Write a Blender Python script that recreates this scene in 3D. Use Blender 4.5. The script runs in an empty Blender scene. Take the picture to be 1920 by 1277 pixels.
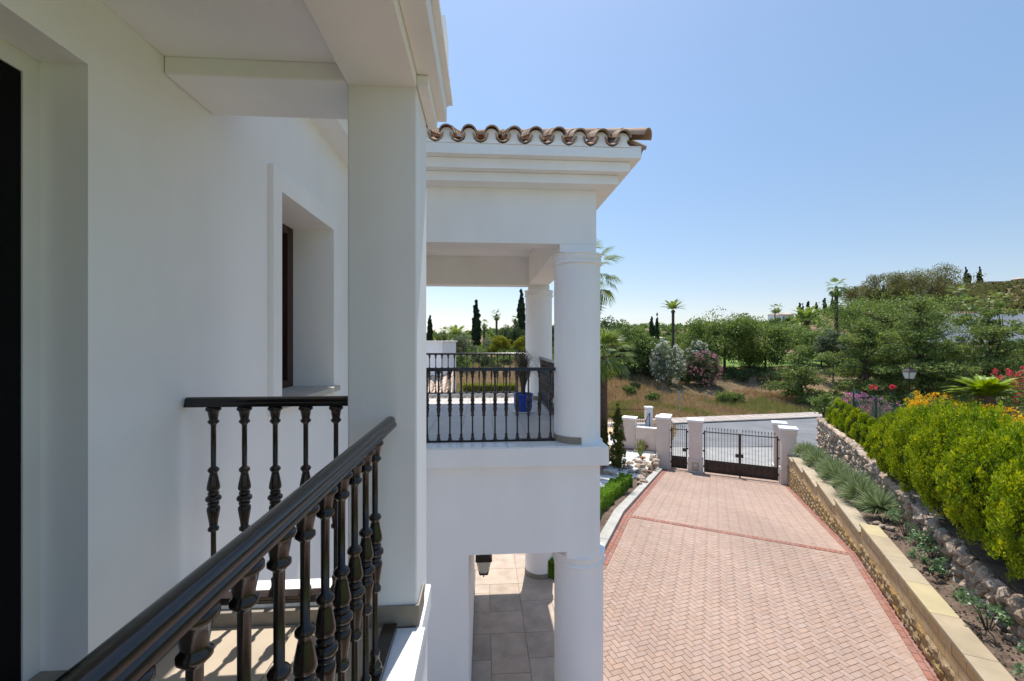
import bpy, math, random
import numpy as np
from mathutils import Vector, Matrix

random.seed(7)
RNG = np.random.default_rng(7)
S = bpy.context.scene
COL = S.collection
R = math.radians

# ------------------------------------------------------------------ camera, sky, sun, exposure
CZ = 5.2                                        # eye height above the near driveway
cam = bpy.data.cameras.new('camera')
cam.sensor_width = 36.0
cam.lens = 15.0
cam.clip_start = 0.05
cam.clip_end = 20000
camo = bpy.data.objects.new('camera', cam)
COL.objects.link(camo)
camo.location = (0, 0, CZ)
camo.rotation_euler = (R(90), 0, 0)
S.camera = camo

SUN_EL, SUN_AZ = R(68.5), R(7.5)
world = bpy.data.worlds.new('World')
S.world = world
world.use_nodes = True
wn = world.node_tree.nodes
wl = world.node_tree.links
bg = wn['Background']
sky = wn.new('ShaderNodeTexSky')
sky.sky_type = 'NISHITA'
sky.sun_disc = False
sky.sun_elevation = SUN_EL
sky.sun_rotation = SUN_AZ
sky.altitude = 200
sky.air_density = 1.0
sky.dust_density = 0.6
sky.ozone_density = 3.0
gm = wn.new('ShaderNodeGamma'); gm.inputs['Gamma'].default_value = 0.37
wl.new(sky.outputs[0], gm.inputs['Color'])
hs_ = wn.new('ShaderNodeHueSaturation'); hs_.inputs['Saturation'].default_value = 1.95; hs_.inputs['Value'].default_value = 1.33
wl.new(gm.outputs[0], hs_.inputs['Color'])
wtc = wn.new('ShaderNodeTexCoord'); wsx = wn.new('ShaderNodeSeparateXYZ'); wl.new(wtc.outputs['Generated'], wsx.inputs[0])
wmr = wn.new('ShaderNodeMapRange'); wmr.inputs['From Min'].default_value = -1; wmr.inputs['From Max'].default_value = 1
wmr.inputs['To Min'].default_value = 1.32; wmr.inputs['To Max'].default_value = 0.72
wl.new(wsx.outputs['X'], wmr.inputs[0])
wvm = wn.new('ShaderNodeVectorMath'); wvm.operation = 'SCALE'
wl.new(hs_.outputs[0], wvm.inputs[0]); wl.new(wmr.outputs[0], wvm.inputs['Scale'])
wv2 = wn.new('ShaderNodeVectorMath'); wv2.operation = 'MULTIPLY'; wv2.inputs[1].default_value = (1.0, 0.965, 1.0)
wl.new(wvm.outputs[0], wv2.inputs[0]); wl.new(wv2.outputs[0], bg.inputs[0])
bg.inputs[1].default_value = 0.132

sd = Vector((math.sin(SUN_AZ) * math.cos(SUN_EL), math.cos(SUN_AZ) * math.cos(SUN_EL), math.sin(SUN_EL)))
sun = bpy.data.lights.new('sun', 'SUN')
sun.energy = 2.0
sun.angle = R(0.53)
sun.color = (1.0, 0.955, 0.89)
suno = bpy.data.objects.new('sun', sun)
COL.objects.link(suno)
suno.location = (0, 0, 60)
suno.rotation_euler = (-sd).to_track_quat('-Z', 'Y').to_euler()

S.view_settings.view_transform = 'Standard'
S.view_settings.look = 'None'
S.view_settings.exposure = 1.6
S.view_settings.gamma = 1.0
S.view_settings.use_curve_mapping = False
S.cycles.max_bounces = 8
S.cycles.diffuse_bounces = 6
S.cycles.transparent_max_bounces = 8
S.cycles.use_denoising = True

# ------------------------------------------------------------------ materials
def nodes_of(name):
    m = bpy.data.materials.new(name)
    m.use_nodes = True
    nt = m.node_tree
    return m, nt, nt.nodes, nt.links, nt.nodes['Principled BSDF']

def ramp(n, stops):
    r = n.new('ShaderNodeValToRGB')
    e = r.color_ramp.elements
    while len(e) < len(stops):
        e.new(0.5)
    for i, (p, c) in enumerate(stops):
        e[i].position = p
        e[i].color = (c[0], c[1], c[2], 1)
    return r

def mat(name, col, rough=0.8, var=0.08, vscale=2.0, bump=0.0, bscale=40.0, col2=None, piece=0.0,
        spec=0.3, metal=0.0, coords='Object', stretch=None, bdist=0.01, coat=0.0, contrast=(0.35, 0.65), fine=0.0, pos=None):
    """surface colour varied by noise; 'piece' adds a random tone to every piece"""
    m, nt, n, l, b = nodes_of(name)
    tc = n.new('ShaderNodeTexCoord')
    src = tc.outputs[coords]
    if stretch:
        mp = n.new('ShaderNodeMapping')
        mp.inputs['Scale'].default_value = stretch
        l.new(src, mp.inputs[0])
        src = mp.outputs[0]
    oi = n.new('ShaderNodeObjectInfo')
    no = n.new('ShaderNodeTexNoise')
    no.noise_dimensions = '4D'
    no.inputs['Scale'].default_value = vscale
    no.inputs['Detail'].default_value = 5
    l.new(src, no.inputs['Vector'])
    mu = n.new('ShaderNodeMath'); mu.operation = 'MULTIPLY'; mu.inputs[1].default_value = 37.0
    l.new(oi.outputs['Random'], mu.inputs[0])
    l.new(mu.outputs[0], no.inputs['W'])
    c2 = col2 if col2 else tuple(c * (1 - var) for c in col)
    c1 = col if col2 else tuple(min(1, c * (1 + var)) for c in col)
    rp = ramp(n, [(contrast[0], c2), (contrast[1], c1)])
    l.new(no.outputs[0], rp.inputs[0])
    out = rp.outputs[0]
    if piece > 0:
        ge = n.new('ShaderNodeNewGeometry')
        ad = n.new('ShaderNodeMath'); ad.operation = 'ADD'
        l.new(oi.outputs['Random'], ad.inputs[0]); l.new(ge.outputs['Random Per Island'], ad.inputs[1])
        fr = n.new('ShaderNodeMath'); fr.operation = 'FRACT'; l.new(ad.outputs[0], fr.inputs[0])
        mr = n.new('ShaderNodeMapRange')
        mr.inputs['To Min'].default_value = 1 - piece; mr.inputs['To Max'].default_value = 1 + piece
        l.new(fr.outputs[0], mr.inputs[0])
        hs = n.new('ShaderNodeHueSaturation')
        l.new(mr.outputs[0], hs.inputs['Value'])
        mr2 = n.new('ShaderNodeMapRange')
        mr2.inputs['To Min'].default_value = 1 + piece * 1.2; mr2.inputs['To Max'].default_value = 1 - piece * 1.2
        m3 = n.new('ShaderNodeMath'); m3.operation = 'MULTIPLY'; m3.inputs[1].default_value = 7.31
        f3 = n.new('ShaderNodeMath'); f3.operation = 'FRACT'
        l.new(fr.outputs[0], m3.inputs[0]); l.new(m3.outputs[0], f3.inputs[0]); l.new(f3.outputs[0], mr2.inputs[0])
        l.new(mr2.outputs[0], hs.inputs['Saturation'])
        l.new(out, hs.inputs['Color'])
        out = hs.outputs[0]
    if fine > 0:
        n2 = n.new('ShaderNodeTexNoise'); n2.inputs['Scale'].default_value = bscale; n2.inputs['Detail'].default_value = 4
        l.new(tc.outputs[coords], n2.inputs['Vector'])
        mr = n.new('ShaderNodeMapRange'); mr.inputs['From Min'].default_value = 0.3; mr.inputs['From Max'].default_value = 0.7
        mr.inputs['To Min'].default_value = 1 - fine; mr.inputs['To Max'].default_value = 1 + fine
        l.new(n2.outputs[0], mr.inputs[0])
        vm = n.new('ShaderNodeVectorMath'); vm.operation = 'SCALE'
        l.new(out, vm.inputs[0]); l.new(mr.outputs[0], vm.inputs['Scale'])
        out = vm.outputs[0]
    if pos:
        gp = n.new('ShaderNodeNewGeometry'); mp2 = n.new('ShaderNodeMapping'); mp2.inputs['Scale'].default_value = pos[2]
        mp2.inputs['Rotation'].default_value = (0, 0, pos[3] if len(pos) > 3 else 0)
        l.new(gp.outputs['Position'], mp2.inputs[0])
        n4 = n.new('ShaderNodeTexNoise'); n4.inputs['Scale'].default_value = pos[0]; n4.inputs['Detail'].default_value = 6; n4.inputs['Roughness'].default_value = 0.6
        l.new(mp2.outputs[0], n4.inputs['Vector'])
        m4 = n.new('ShaderNodeMapRange'); m4.inputs['From Min'].default_value = 0.32; m4.inputs['From Max'].default_value = 0.62
        m4.inputs['To Min'].default_value = 1 - pos[1]; m4.inputs['To Max'].default_value = 1 + pos[1] * 0.3
        l.new(n4.outputs[0], m4.inputs[0])
        v4 = n.new('ShaderNodeVectorMath'); v4.operation = 'SCALE'
        l.new(out, v4.inputs[0]); l.new(m4.outputs[0], v4.inputs['Scale']); out = v4.outputs[0]
    l.new(out, b.inputs['Base Color'])
    b.inputs['Roughness'].default_value = rough
    b.inputs['Specular IOR Level'].default_value = spec
    b.inputs['Metallic'].default_value = metal
    b.inputs['Coat Weight'].default_value = coat
    if bump > 0:
        nb = n.new('ShaderNodeTexNoise')
        nb.inputs['Scale'].default_value = bscale
        nb.inputs['Detail'].default_value = 6
        nb.inputs['Roughness'].default_value = 0.65
        l.new(tc.outputs[coords], nb.inputs['Vector'])
        bm = n.new('ShaderNodeBump')
        bm.inputs['Strength'].default_value = bump
        bm.inputs['Distance'].default_value = bdist
        l.new(nb.outputs[0], bm.inputs['Height'])
        l.new(bm.outputs[0], b.inputs['Normal'])
    return m

def leafmat(name, dark, light, trans=0.4, rough=0.5, spec=0.35, mid=None):
    m, nt, n, l, b = nodes_of(name)
    at = n.new('ShaderNodeAttribute'); at.attribute_name = 'tint'
    stops = [(0.0, dark), (1.0, light)] if mid is None else [(0.0, dark), (0.5, mid), (1.0, light)]
    rp = ramp(n, stops)
    l.new(at.outputs['Fac'], rp.inputs[0])
    l.new(rp.outputs[0], b.inputs['Base Color'])
    b.inputs['Roughness'].default_value = rough
    b.inputs['Specular IOR Level'].default_value = spec
    tr = n.new('ShaderNodeBsdfTranslucent')
    hs = n.new('ShaderNodeHueSaturation'); hs.inputs['Value'].default_value = 1.25; hs.inputs['Saturation'].default_value = 1.1
    hs.inputs['Hue'].default_value = 0.488
    l.new(rp.outputs[0], hs.inputs['Color']); l.new(hs.outputs[0], tr.inputs[0])
    mx = n.new('ShaderNodeMixShader'); mx.inputs[0].default_value = trans
    l.new(b.outputs[0], mx.inputs[1]); l.new(tr.outputs[0], mx.inputs[2])
    l.new(mx.outputs[0], n['Material Output'].inputs[0])
    return m

M = {}
M['plaster'] = mat('white_plaster', (0.875, 0.87, 0.87), 0.85, 0.018, 1.1, 0.35, 34, bdist=0.003, spec=0.15, pos=(1.6, 0.05, (1, 1, 0.35)))
M['plaster_rough'] = mat('white_render', (0.875, 0.87, 0.87), 0.9, 0.03, 1.6, 0.5, 45, bdist=0.006, spec=0.1, pos=(1.8, 0.07, (1, 1, 0.3)))
M['beige_plaster'] = mat('pale_beige_render', (0.74, 0.64, 0.575), 0.9, 0.05, 1.6, 0.3, 55, bdist=0.006, spec=0.1)
M['white_tile'] = mat('white_glazed_tile', (0.78, 0.77, 0.75), 0.35, 0.03, 2, spec=0.4)
M['iron'] = mat('black_gloss_paint', (0.012, 0.0085, 0.0075), 0.22, 0.4, 9, 0.25, 60, spec=0.5, bdist=0.002, col2=(0.03, 0.017, 0.011))
M['rail_top'] = mat('dark_brown_gloss_rail', (0.011, 0.010, 0.011), 0.2, 0.4, 3, 0.3, 35, spec=0.5, stretch=(1.2, 40, 40),
                    col2=(0.02, 0.013, 0.010), bdist=0.002, contrast=(0.3, 0.55))
M['wood'] = mat('dark_brown_wood', (0.045, 0.02, 0.012), 0.4, 0.3, 3, 0.2, 60, stretch=(12, 12, 1))
M['glass'] = mat('dark_glass', (0.006, 0.006, 0.007), 0.06, 0, 1, spec=0.5)
M['doorblack'] = mat('black_door_panel', (0.004, 0.004, 0.0045), 0.6, 0, 1, spec=0.1)
M['frame'] = mat('white_painted_frame', (0.72, 0.71, 0.68), 0.5, 0.03, 3)
M['sill'] = mat('beige_stone_sill', (0.50, 0.46, 0.41), 0.7, 0.08, 9, 0.2, 120, fine=0.06)
M['floor'] = mat('beige_stone_tile', (0.44, 0.36, 0.265), 0.6, 0.09, 4, 0.12, 70, piece=0.04, spec=0.3)
M['terrace'] = mat('pale_terrace_tile', (0.50, 0.46, 0.42), 0.5, 0.06, 3, 0.08, 70, piece=0.04, spec=0.35)
M['flag'] = mat('beige_flagstone', (0.42, 0.335, 0.26), 0.65, 0.14, 3.5, 0.15, 40, piece=0.07, fine=0.05)
M['joint'] = mat('grey_joint', (0.20, 0.175, 0.15), 0.95, 0.1, 10)
M['skirt'] = mat('grey_brown_skirting_tile', (0.27, 0.235, 0.19), 0.6, 0.12, 12, 0.1, 90, piece=0.05)
M['roof'] = mat('weathered_terracotta', (0.46, 0.315, 0.215), 0.9, 0.3, 5, 0.5, 45, piece=0.18, col2=(0.25, 0.175, 0.125), fine=0.15, contrast=(0.3, 0.7))
M['roofpale'] = mat('pale_terracotta', (0.52, 0.40, 0.31), 0.9, 0.25, 5, 0.4, 45, piece=0.12, fine=0.1)
M['paver'] = mat('pink_clay_paver', (0.39, 0.277, 0.218), 0.85, 0.10, 9, 0.25, 90, piece=0.065, fine=0.05, col2=(0.352, 0.252, 0.20), pos=(0.55, 0.13, (1, 0.35, 1), 0.44))
M['redpaver'] = mat('red_clay_paver', (0.29, 0.142, 0.108), 0.85, 0.1, 6, 0.25, 90, piece=0.09, fine=0.06)
M['sand'] = mat('dark_joint_sand', (0.23, 0.15, 0.115), 0.95, 0.15, 8, fine=0.15)
M['concrete'] = mat('pale_concrete', (0.40, 0.385, 0.35), 0.9, 0.12, 3, 0.2, 60, fine=0.06)
M['asphalt'] = mat('grey_asphalt', (0.17, 0.172, 0.178), 0.9, 0.12, 0.7, 0.3, 30, fine=0.12)
M['apron'] = mat('grey_paving', (0.31, 0.305, 0.29), 0.9, 0.12, 2, 0.2, 30, piece=0.08)
M['pavement'] = mat('pale_pavement', (0.40, 0.345, 0.305), 0.9, 0.1, 2, 0.2, 30, piece=0.08)
M['block'] = mat('split_face_sandstone', (0.45, 0.315, 0.16), 0.95, 0.3, 9, 1.0, 38, piece=0.12, bdist=0.05, col2=(0.31, 0.195, 0.085), fine=0.2, contrast=(0.3, 0.6))
M['smoothblock'] = mat('smooth_sandstone', (0.44, 0.31, 0.165), 0.9, 0.12, 5, 0.25, 60, piece=0.07, fine=0.06)
M['cap'] = mat('pale_sandstone_coping', (0.37, 0.30, 0.205), 0.85, 0.12, 2.2, 0.15, 70, piece=0.06, fine=0.04)
M['capyellow'] = mat('yellow_sandstone_coping', (0.42, 0.345, 0.20), 0.85, 0.08, 2.2, 0.15, 70)
M['mortar'] = mat('pale_mortar', (0.52, 0.42, 0.27), 0.95, 0.1, 4, 0.3, 60)
M['rock'] = mat('limestone_rock', (0.60, 0.47, 0.35), 0.95, 0.3, 4, 0.8, 9, piece=0.16, bdist=0.06, col2=(0.30, 0.225, 0.17), fine=0.14)
M['soil'] = mat('brown_soil', (0.19, 0.135, 0.10), 1.0, 0.3, 4, 0.9, 22, bdist=0.05, col2=(0.10, 0.07, 0.05), fine=0.3)
M['gravel'] = mat('white_gravel', (0.66, 0.65, 0.62), 0.9, 0.12, 8, 0.8, 30, bdist=0.03, fine=0.2)
M['pebble'] = mat('white_pebble', (0.74, 0.73, 0.71), 0.85, 0.1, 8, piece=0.15)
M['path'] = mat('ochre_path', (0.52, 0.37, 0.22), 0.95, 0.12, 3, 0.3, 40, fine=0.1)
M['bark'] = mat('grey_brown_bark', (0.085, 0.065, 0.05), 0.95, 0.3, 5, 0.8, 18, stretch=(4, 4, 1), bdist=0.03)
M['palmbark'] = mat('palm_bark', (0.19, 0.115, 0.075), 0.95, 0.3, 5, 0.9, 14, stretch=(1, 1, 9), bdist=0.05, col2=(0.09, 0.06, 0.045))
M['blue'] = mat('cobalt_blue_glaze', (0.004, 0.045, 0.32), 0.12, 0.2, 3, spec=0.6)
M['darkmetal'] = mat('brown_black_metal', (0.028, 0.02, 0.017), 0.5, 0.2, 6, spec=0.4)
M['panel'] = mat('brown_metal_panel', (0.05, 0.031, 0.024), 0.5, 0.2, 4, spec=0.4)
M['greenmetal'] = mat('green_coated_metal', (0.02, 0.085, 0.065), 0.5, 0.1, 6)
M['steel'] = mat('galvanised_steel', (0.30, 0.34, 0.38), 0.45, 0.1, 6, metal=0.6)
M['frost'] = mat('frosted_lamp_glass', (0.62, 0.62, 0.58), 0.3, 0.02, 6, spec=0.5)
M['lampglass'] = mat('lantern_glass', (0.55, 0.53, 0.47), 0.15, 0.02, 6, spec=0.6)
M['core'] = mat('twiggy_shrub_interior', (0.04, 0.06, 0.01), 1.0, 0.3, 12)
M['box_plastic'] = mat('cream_plastic', (0.55, 0.47, 0.38), 0.5, 0.03, 6)
M['white_house'] = mat('white_wall_far', (0.74, 0.74, 0.74), 0.9, 0.04, 0.3)
M['stonehouse'] = mat('brown_stone_wall_far', (0.34, 0.27, 0.21), 0.95, 0.3, 0.8)

L_ = {}
L_['thuja'] = leafmat('golden_thuja_sprays', (0.06, 0.12, 0.008), (0.56, 0.56, 0.02), 0.33, 0.6, 0.2, mid=(0.22, 0.315, 0.014))
L_['hedge'] = leafmat('bright_hedge_leaves', (0.0607, 0.1620, 0.0162), (0.2835, 0.4590, 0.0405), 0.35, 0.5)
L_['bright'] = leafmat('fresh_green_leaves', (0.055, 0.105, 0.025), (0.30, 0.37, 0.09), 0.42, 0.5, mid=(0.14, 0.20, 0.05))
L_['mid'] = leafmat('mid_green_leaves', (0.0525, 0.1050, 0.0270), (0.2100, 0.2850, 0.0750), 0.4, 0.5)
L_['layer'] = leafmat('soft_layered_leaves', (0.05, 0.09, 0.025), (0.30, 0.36, 0.085), 0.42, 0.55, mid=(0.13, 0.18, 0.05))
L_['dark'] = leafmat('dark_green_leaves', (0.0297, 0.0567, 0.0189), (0.1080, 0.1553, 0.0473), 0.3, 0.5)
L_['olive'] = leafmat('olive_grey_leaves', (0.0743, 0.1013, 0.0473), (0.2295, 0.2633, 0.1418), 0.3, 0.6)
L_['euca'] = leafmat('brown_green_leaves', (0.07, 0.085, 0.025), (0.25, 0.24, 0.08), 0.35, 0.6)
L_['cypress'] = leafmat('cypress_sprays', (0.0144, 0.0312, 0.0144), (0.0480, 0.0744, 0.0264), 0.15, 0.7)
L_['column'] = leafmat('columnar_conifer_sprays', (0.0450, 0.0675, 0.0120), (0.2250, 0.2325, 0.0375), 0.25, 0.6)
L_['yellowbush'] = leafmat('yellow_green_bush', (0.0900, 0.1275, 0.0120), (0.3900, 0.3750, 0.0300), 0.3, 0.6)
L_['palm'] = leafmat('palm_fronds', (0.0825, 0.1425, 0.0300), (0.2850, 0.3525, 0.0825), 0.35, 0.4)
L_['sago'] = leafmat('bright_sago_fronds', (0.11, 0.20, 0.012), (0.30, 0.38, 0.03), 0.35, 0.4)
L_['sagoold'] = leafmat('old_sago_fronds', (0.1440, 0.1560, 0.0360), (0.3840, 0.3360, 0.1200), 0.3, 0.5)
L_['yucca'] = leafmat('blue_green_blades', (0.12, 0.19, 0.07), (0.38, 0.44, 0.24), 0.2, 0.45)
L_['rose'] = leafmat('rose_leaves', (0.05, 0.11, 0.045), (0.24, 0.36, 0.17), 0.3, 0.4)
L_['dryblade'] = leafmat('straw_blades', (0.2530, 0.1725, 0.0862), (0.5750, 0.4370, 0.2300), 0.3, 0.8, 0.1)
L_['greenblade'] = leafmat('green_grass_blades', (0.1080, 0.1560, 0.0300), (0.2880, 0.3240, 0.0900), 0.35, 0.7, 0.1)
L_['pinkfl'] = leafmat('pink_blossom', (0.62, 0.14, 0.36), (0.85, 0.38, 0.60), 0.35, 0.7, 0.1)
L_['redfl'] = leafmat('red_blossom', (0.48, 0.04, 0.05), (0.75, 0.16, 0.15), 0.35, 0.7, 0.1)
L_['mauvefl'] = leafmat('dusty_pink_blossom', (0.34, 0.14, 0.16), (0.62, 0.32, 0.36), 0.3, 0.7, 0.1)
L_['whitefl'] = leafmat('white_blossom', (0.50, 0.52, 0.44), (0.78, 0.78, 0.70), 0.3, 0.7, 0.1)
L_['yellowfl'] = leafmat('yellow_blossom', (0.66, 0.30, 0.01), (0.85, 0.58, 0.03), 0.3, 0.7, 0.1)
L_['potgrass'] = leafmat('wiry_dark_blades', (0.05, 0.045, 0.03), (0.18, 0.15, 0.10), 0.1, 0.6)
L_['cactus'] = leafmat('variegated_cactus', (0.16, 0.2, 0.05), (0.52, 0.50, 0.20), 0.1, 0.5)

# ------------------------------------------------------------------ helpers
def tag(o, label=None, cat=None, group=None, kind=None):
    if label: o['label'] = label
    if cat: o['category'] = cat
    if group: o['group'] = group
    if kind: o['kind'] = kind
    return o

def thing(name, label, cat, loc=(0, 0, 0), rz=0.0, group=None):
    o = bpy.data.objects.new(name, None)
    o.empty_display_size = 0.2
    COL.objects.link(o)
    o.location = loc
    o.rotation_euler = (0, 0, rz)
    return tag(o, label, cat, group)

def link(me, name, parent=None, loc=(0, 0, 0), rot=(0, 0, 0), scale=(1, 1, 1)):
    o = bpy.data.objects.new(name, me)
    COL.objects.link(o)
    if parent: o.parent = parent
    o.location = loc; o.rotation_euler = rot; o.scale = scale
    return o

def copy_tree(src, loc=None, rz=None, scale=None, label=None):
    r = src.copy(); COL.objects.link(r)
    if loc is not None: r.location = loc
    if rz is not None: r.rotation_euler = (0, 0, rz)
    if scale is not None: r.scale = (scale,) * 3 if not isinstance(scale, tuple) else scale
    if label: r['label'] = label
    for ch in list(src.children):
        c = ch.copy(); COL.objects.link(c); c.parent = r
        for g in list(ch.children):
            d = g.copy(); COL.objects.link(d); d.parent = c
    return r

class MB:
    def __init__(s):
        s.v = []; s.f = []; s.m = None
    def add(s, vs, fs):
        n = len(s.v)
        if s.m is not None:
            vs = [tuple(s.m @ Vector(p)) for p in vs]
        s.v += [tuple(p) for p in vs]
        s.f += [tuple(i + n for i in f) for f in fs]
        return s
    def box(s, x0, x1, y0, y1, z0, z1):
        return s.add([(x0, y0, z0), (x1, y0, z0), (x1, y1, z0), (x0, y1, z0), (x0, y0, z1), (x1, y0, z1), (x1, y1, z1), (x0, y1, z1)],
                     [(3, 2, 1, 0), (4, 5, 6, 7), (0, 1, 5, 4), (1, 2, 6, 5), (2, 3, 7, 6), (3, 0, 4, 7)])
    def prism(s, poly, z0, z1):
        """poly counter-clockwise; z0,z1 numbers or functions of (x,y)"""
        f0 = z0 if callable(z0) else (lambda x, y: z0)
        f1 = z1 if callable(z1) else (lambda x, y: z1)
        n = len(poly)
        vs = [(x, y, f0(x, y)) for x, y in poly] + [(x, y, f1(x, y)) for x, y in poly]
        fs = [tuple(reversed(range(n))), tuple(range(n, 2 * n))]
        fs += [(i, (i + 1) % n, n + (i + 1) % n, n + i) for i in range(n)]
        return s.add(vs, fs)
    def extr(s, prof, x0, x1):
        """profile (y,z) extruded along x"""
        n = len(prof)
        vs = [(x0, y, z) for y, z in prof] + [(x1, y, z) for y, z in prof]
        fs = [tuple(reversed(range(n))), tuple(range(n, 2 * n))]
        fs += [(i, (i + 1) % n, n + (i + 1) % n, n + i) for i in range(n)]
        return s.add(vs, fs)
    def lathe(s, prof, n=16, c=(0, 0), a0=0.0, a1=2 * math.pi, caps=True):
        full = abs(a1 - a0 - 2 * math.pi) < 1e-6
        k = n if full else n + 1
        vs = []
        for z, r in prof:
            for i in range(k):
                a = a0 + (a1 - a0) * i / n
                vs.append((c[0] + r * math.cos(a), c[1] + r * math.sin(a), z))
        fs = []
        for j in range(len(prof) - 1):
            for i in range(n):
                i2 = (i + 1) % k
                fs.append((j * k + i, j * k + i2, (j + 1) * k + i2, (j + 1) * k + i))
        if full and caps:
            fs.append(tuple(reversed(range(k))))
            fs.append(tuple(range((len(prof) - 1) * k, len(prof) * k)))
        return s.add(vs, fs)
    def tube(s, pts, rad, n=6):
        pts = [Vector(p) for p in pts]
        rs = rad if isinstance(rad, (list, tuple)) else [rad] * len(pts)
        vs = []
        up = Vector((0, 0, 1))
        for i, p in enumerate(pts):
            t = (pts[min(i + 1, len(pts) - 1)] - pts[max(i - 1, 0)])
            if t.length < 1e-9: t = Vector((0, 0, 1))
            t.normalize()
            u = t.cross(up)
            if u.length < 1e-3: u = t.cross(Vector((1, 0, 0)))
            u.normalize(); w = t.cross(u)
            for k in range(n):
                a = 2 * math.pi * k / n
                vs.append(p + (u * math.cos(a) + w * math.sin(a)) * rs[i])
        fs = []
        for j in range(len(pts) - 1):
            for k in range(n):
                k2 = (k + 1) % n
                fs.append((j * n + k, j * n + k2, (j + 1) * n + k2, (j + 1) * n + k))
        fs.append(tuple(reversed(range(n)))); fs.append(tuple(range((len(pts) - 1) * n, len(pts) * n)))
        return s.add(vs, fs)
    def mesh(s, name, m, smooth=False):
        me = bpy.data.meshes.new(name)
        me.from_pydata(s.v, [], s.f)
        me.materials.append(m)
        if smooth:
            me.polygons.foreach_set('use_smooth', [True] * len(me.polygons))
            me.set_sharp_from_angle(angle=R(50))
        me.update()
        return me
    def build(s, name, m, parent=None, smooth=False, bevel=0.0, loc=(0, 0, 0), rot=(0, 0, 0)):
        o = link(s.mesh(name, m, smooth), name, parent, loc, rot)
        if bevel > 0:
            bv = o.modifiers.new('bevel', 'BEVEL'); bv.width = bevel; bv.segments = 3; bv.limit_method = 'ANGLE'
            bv.harden_normals = False
            for p in o.data.polygons: p.use_smooth = True
            o.data.set_sharp_from_angle(angle=R(30)) if False else None
            wn_ = o.modifiers.new('wn', 'WEIGHTED_NORMAL'); wn_.keep_sharp = False
        return o

def npmesh(name, V, F, m, tint=None, smooth=False):
    """V (n,3), F (k,4 or 3)"""
    me = bpy.data.meshes.new(name)
    k = F.shape[1]
    me.vertices.add(len(V)); me.vertices.foreach_set('co', np.ascontiguousarray(V, dtype=np.float32).ravel())
    me.loops.add(F.size); me.loops.foreach_set('vertex_index', np.ascontiguousarray(F, dtype=np.int32).ravel())
    me.polygons.add(len(F)); me.polygons.foreach_set('loop_start', np.arange(0, F.size, k, dtype=np.int32))
    if smooth: me.polygons.foreach_set('use_smooth', np.ones(len(F), dtype=bool))
    me.materials.append(m)
    if tint is not None:
        a = me.attributes.new('tint', 'FLOAT', 'FACE')
        a.data.foreach_set('value', np.ascontiguousarray(np.clip(tint, 0, 1), dtype=np.float32))
    me.update(calc_edges=True)
    me.validate()
    return me

def unit(n):
    d = RNG.normal(size=(n, 3))
    return d / np.linalg.norm(d, axis=1, keepdims=True)

def leaf_quads(C, U, W, l, w, bend=0.0):
    """diamond leaves at C along U with width W"""
    n = len(C)
    l = np.broadcast_to(l, (n,))[:, None]; w = np.broadcast_to(w, (n,))[:, None]
    V = np.empty((n, 4, 3))
    V[:, 0] = C - U * l * 0.5
    V[:, 1] = C + W * w * 0.5 - U * l * 0.08
    V[:, 2] = C + U * l * 0.5
    V[:, 3] = C - W * w * 0.5 - U * l * 0.08
    F = np.arange(4 * n).reshape(n, 4)
    return V.reshape(-1, 3), F

def foliage(name, lobes, ncl, cr, nl, leaf, m, parent=None, shell=0.62, up=0.0, out=0.5, loc=(0, 0, 0), zmin=None, ragged=0.12):
    """leaf-sized faces in clumps spread over lobes (cx,cy,cz,rx,ry,rz)"""
    lb = np.array(lobes, dtype=float)
    wgt = (lb[:, 3] * lb[:, 5]) ** 1.0
    idx = RNG.choice(len(lb), ncl, p=wgt / wgt.sum())
    d = unit(ncl)
    rad = shell + (1 - shell) * RNG.random(ncl) ** 0.7
    rad = rad * (1 + ragged * RNG.normal(size=ncl))
    cc = lb[idx, :3] + d * lb[idx, 3:6] * rad[:, None]
    cs = 0.65 + 0.7 * RNG.random(ncl)
    ct = RNG.random(ncl)
    k = np.repeat(np.arange(ncl), nl)
    dd = unit(len(k))
    rr = 0.55 + 0.45 * RNG.random(len(k))
    P = cc[k] + dd * np.array(cr) * (cs[k] * rr)[:, None]
    if zmin is not None:
        keep = P[:, 2] > zmin
        P, dd, k = P[keep], dd[keep], k[keep]
    U = unit(len(k)) * (1 - out) + dd * out + np.array([0, 0, up])
    U /= np.linalg.norm(U, axis=1, keepdims=True) + 1e-9
    W = np.cross(U, unit(len(k)))
    W /= np.linalg.norm(W, axis=1, keepdims=True) + 1e-9
    sz = 0.7 + 0.6 * RNG.random(len(k))
    V, F = leaf_quads(P, U, W, leaf[0] * sz, leaf[1] * sz)
    t = 0.55 * ct[k] + 0.45 * RNG.random(len(k))
    me = npmesh(name, V, F, m, t)
    return link(me, name, parent, loc)

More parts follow.
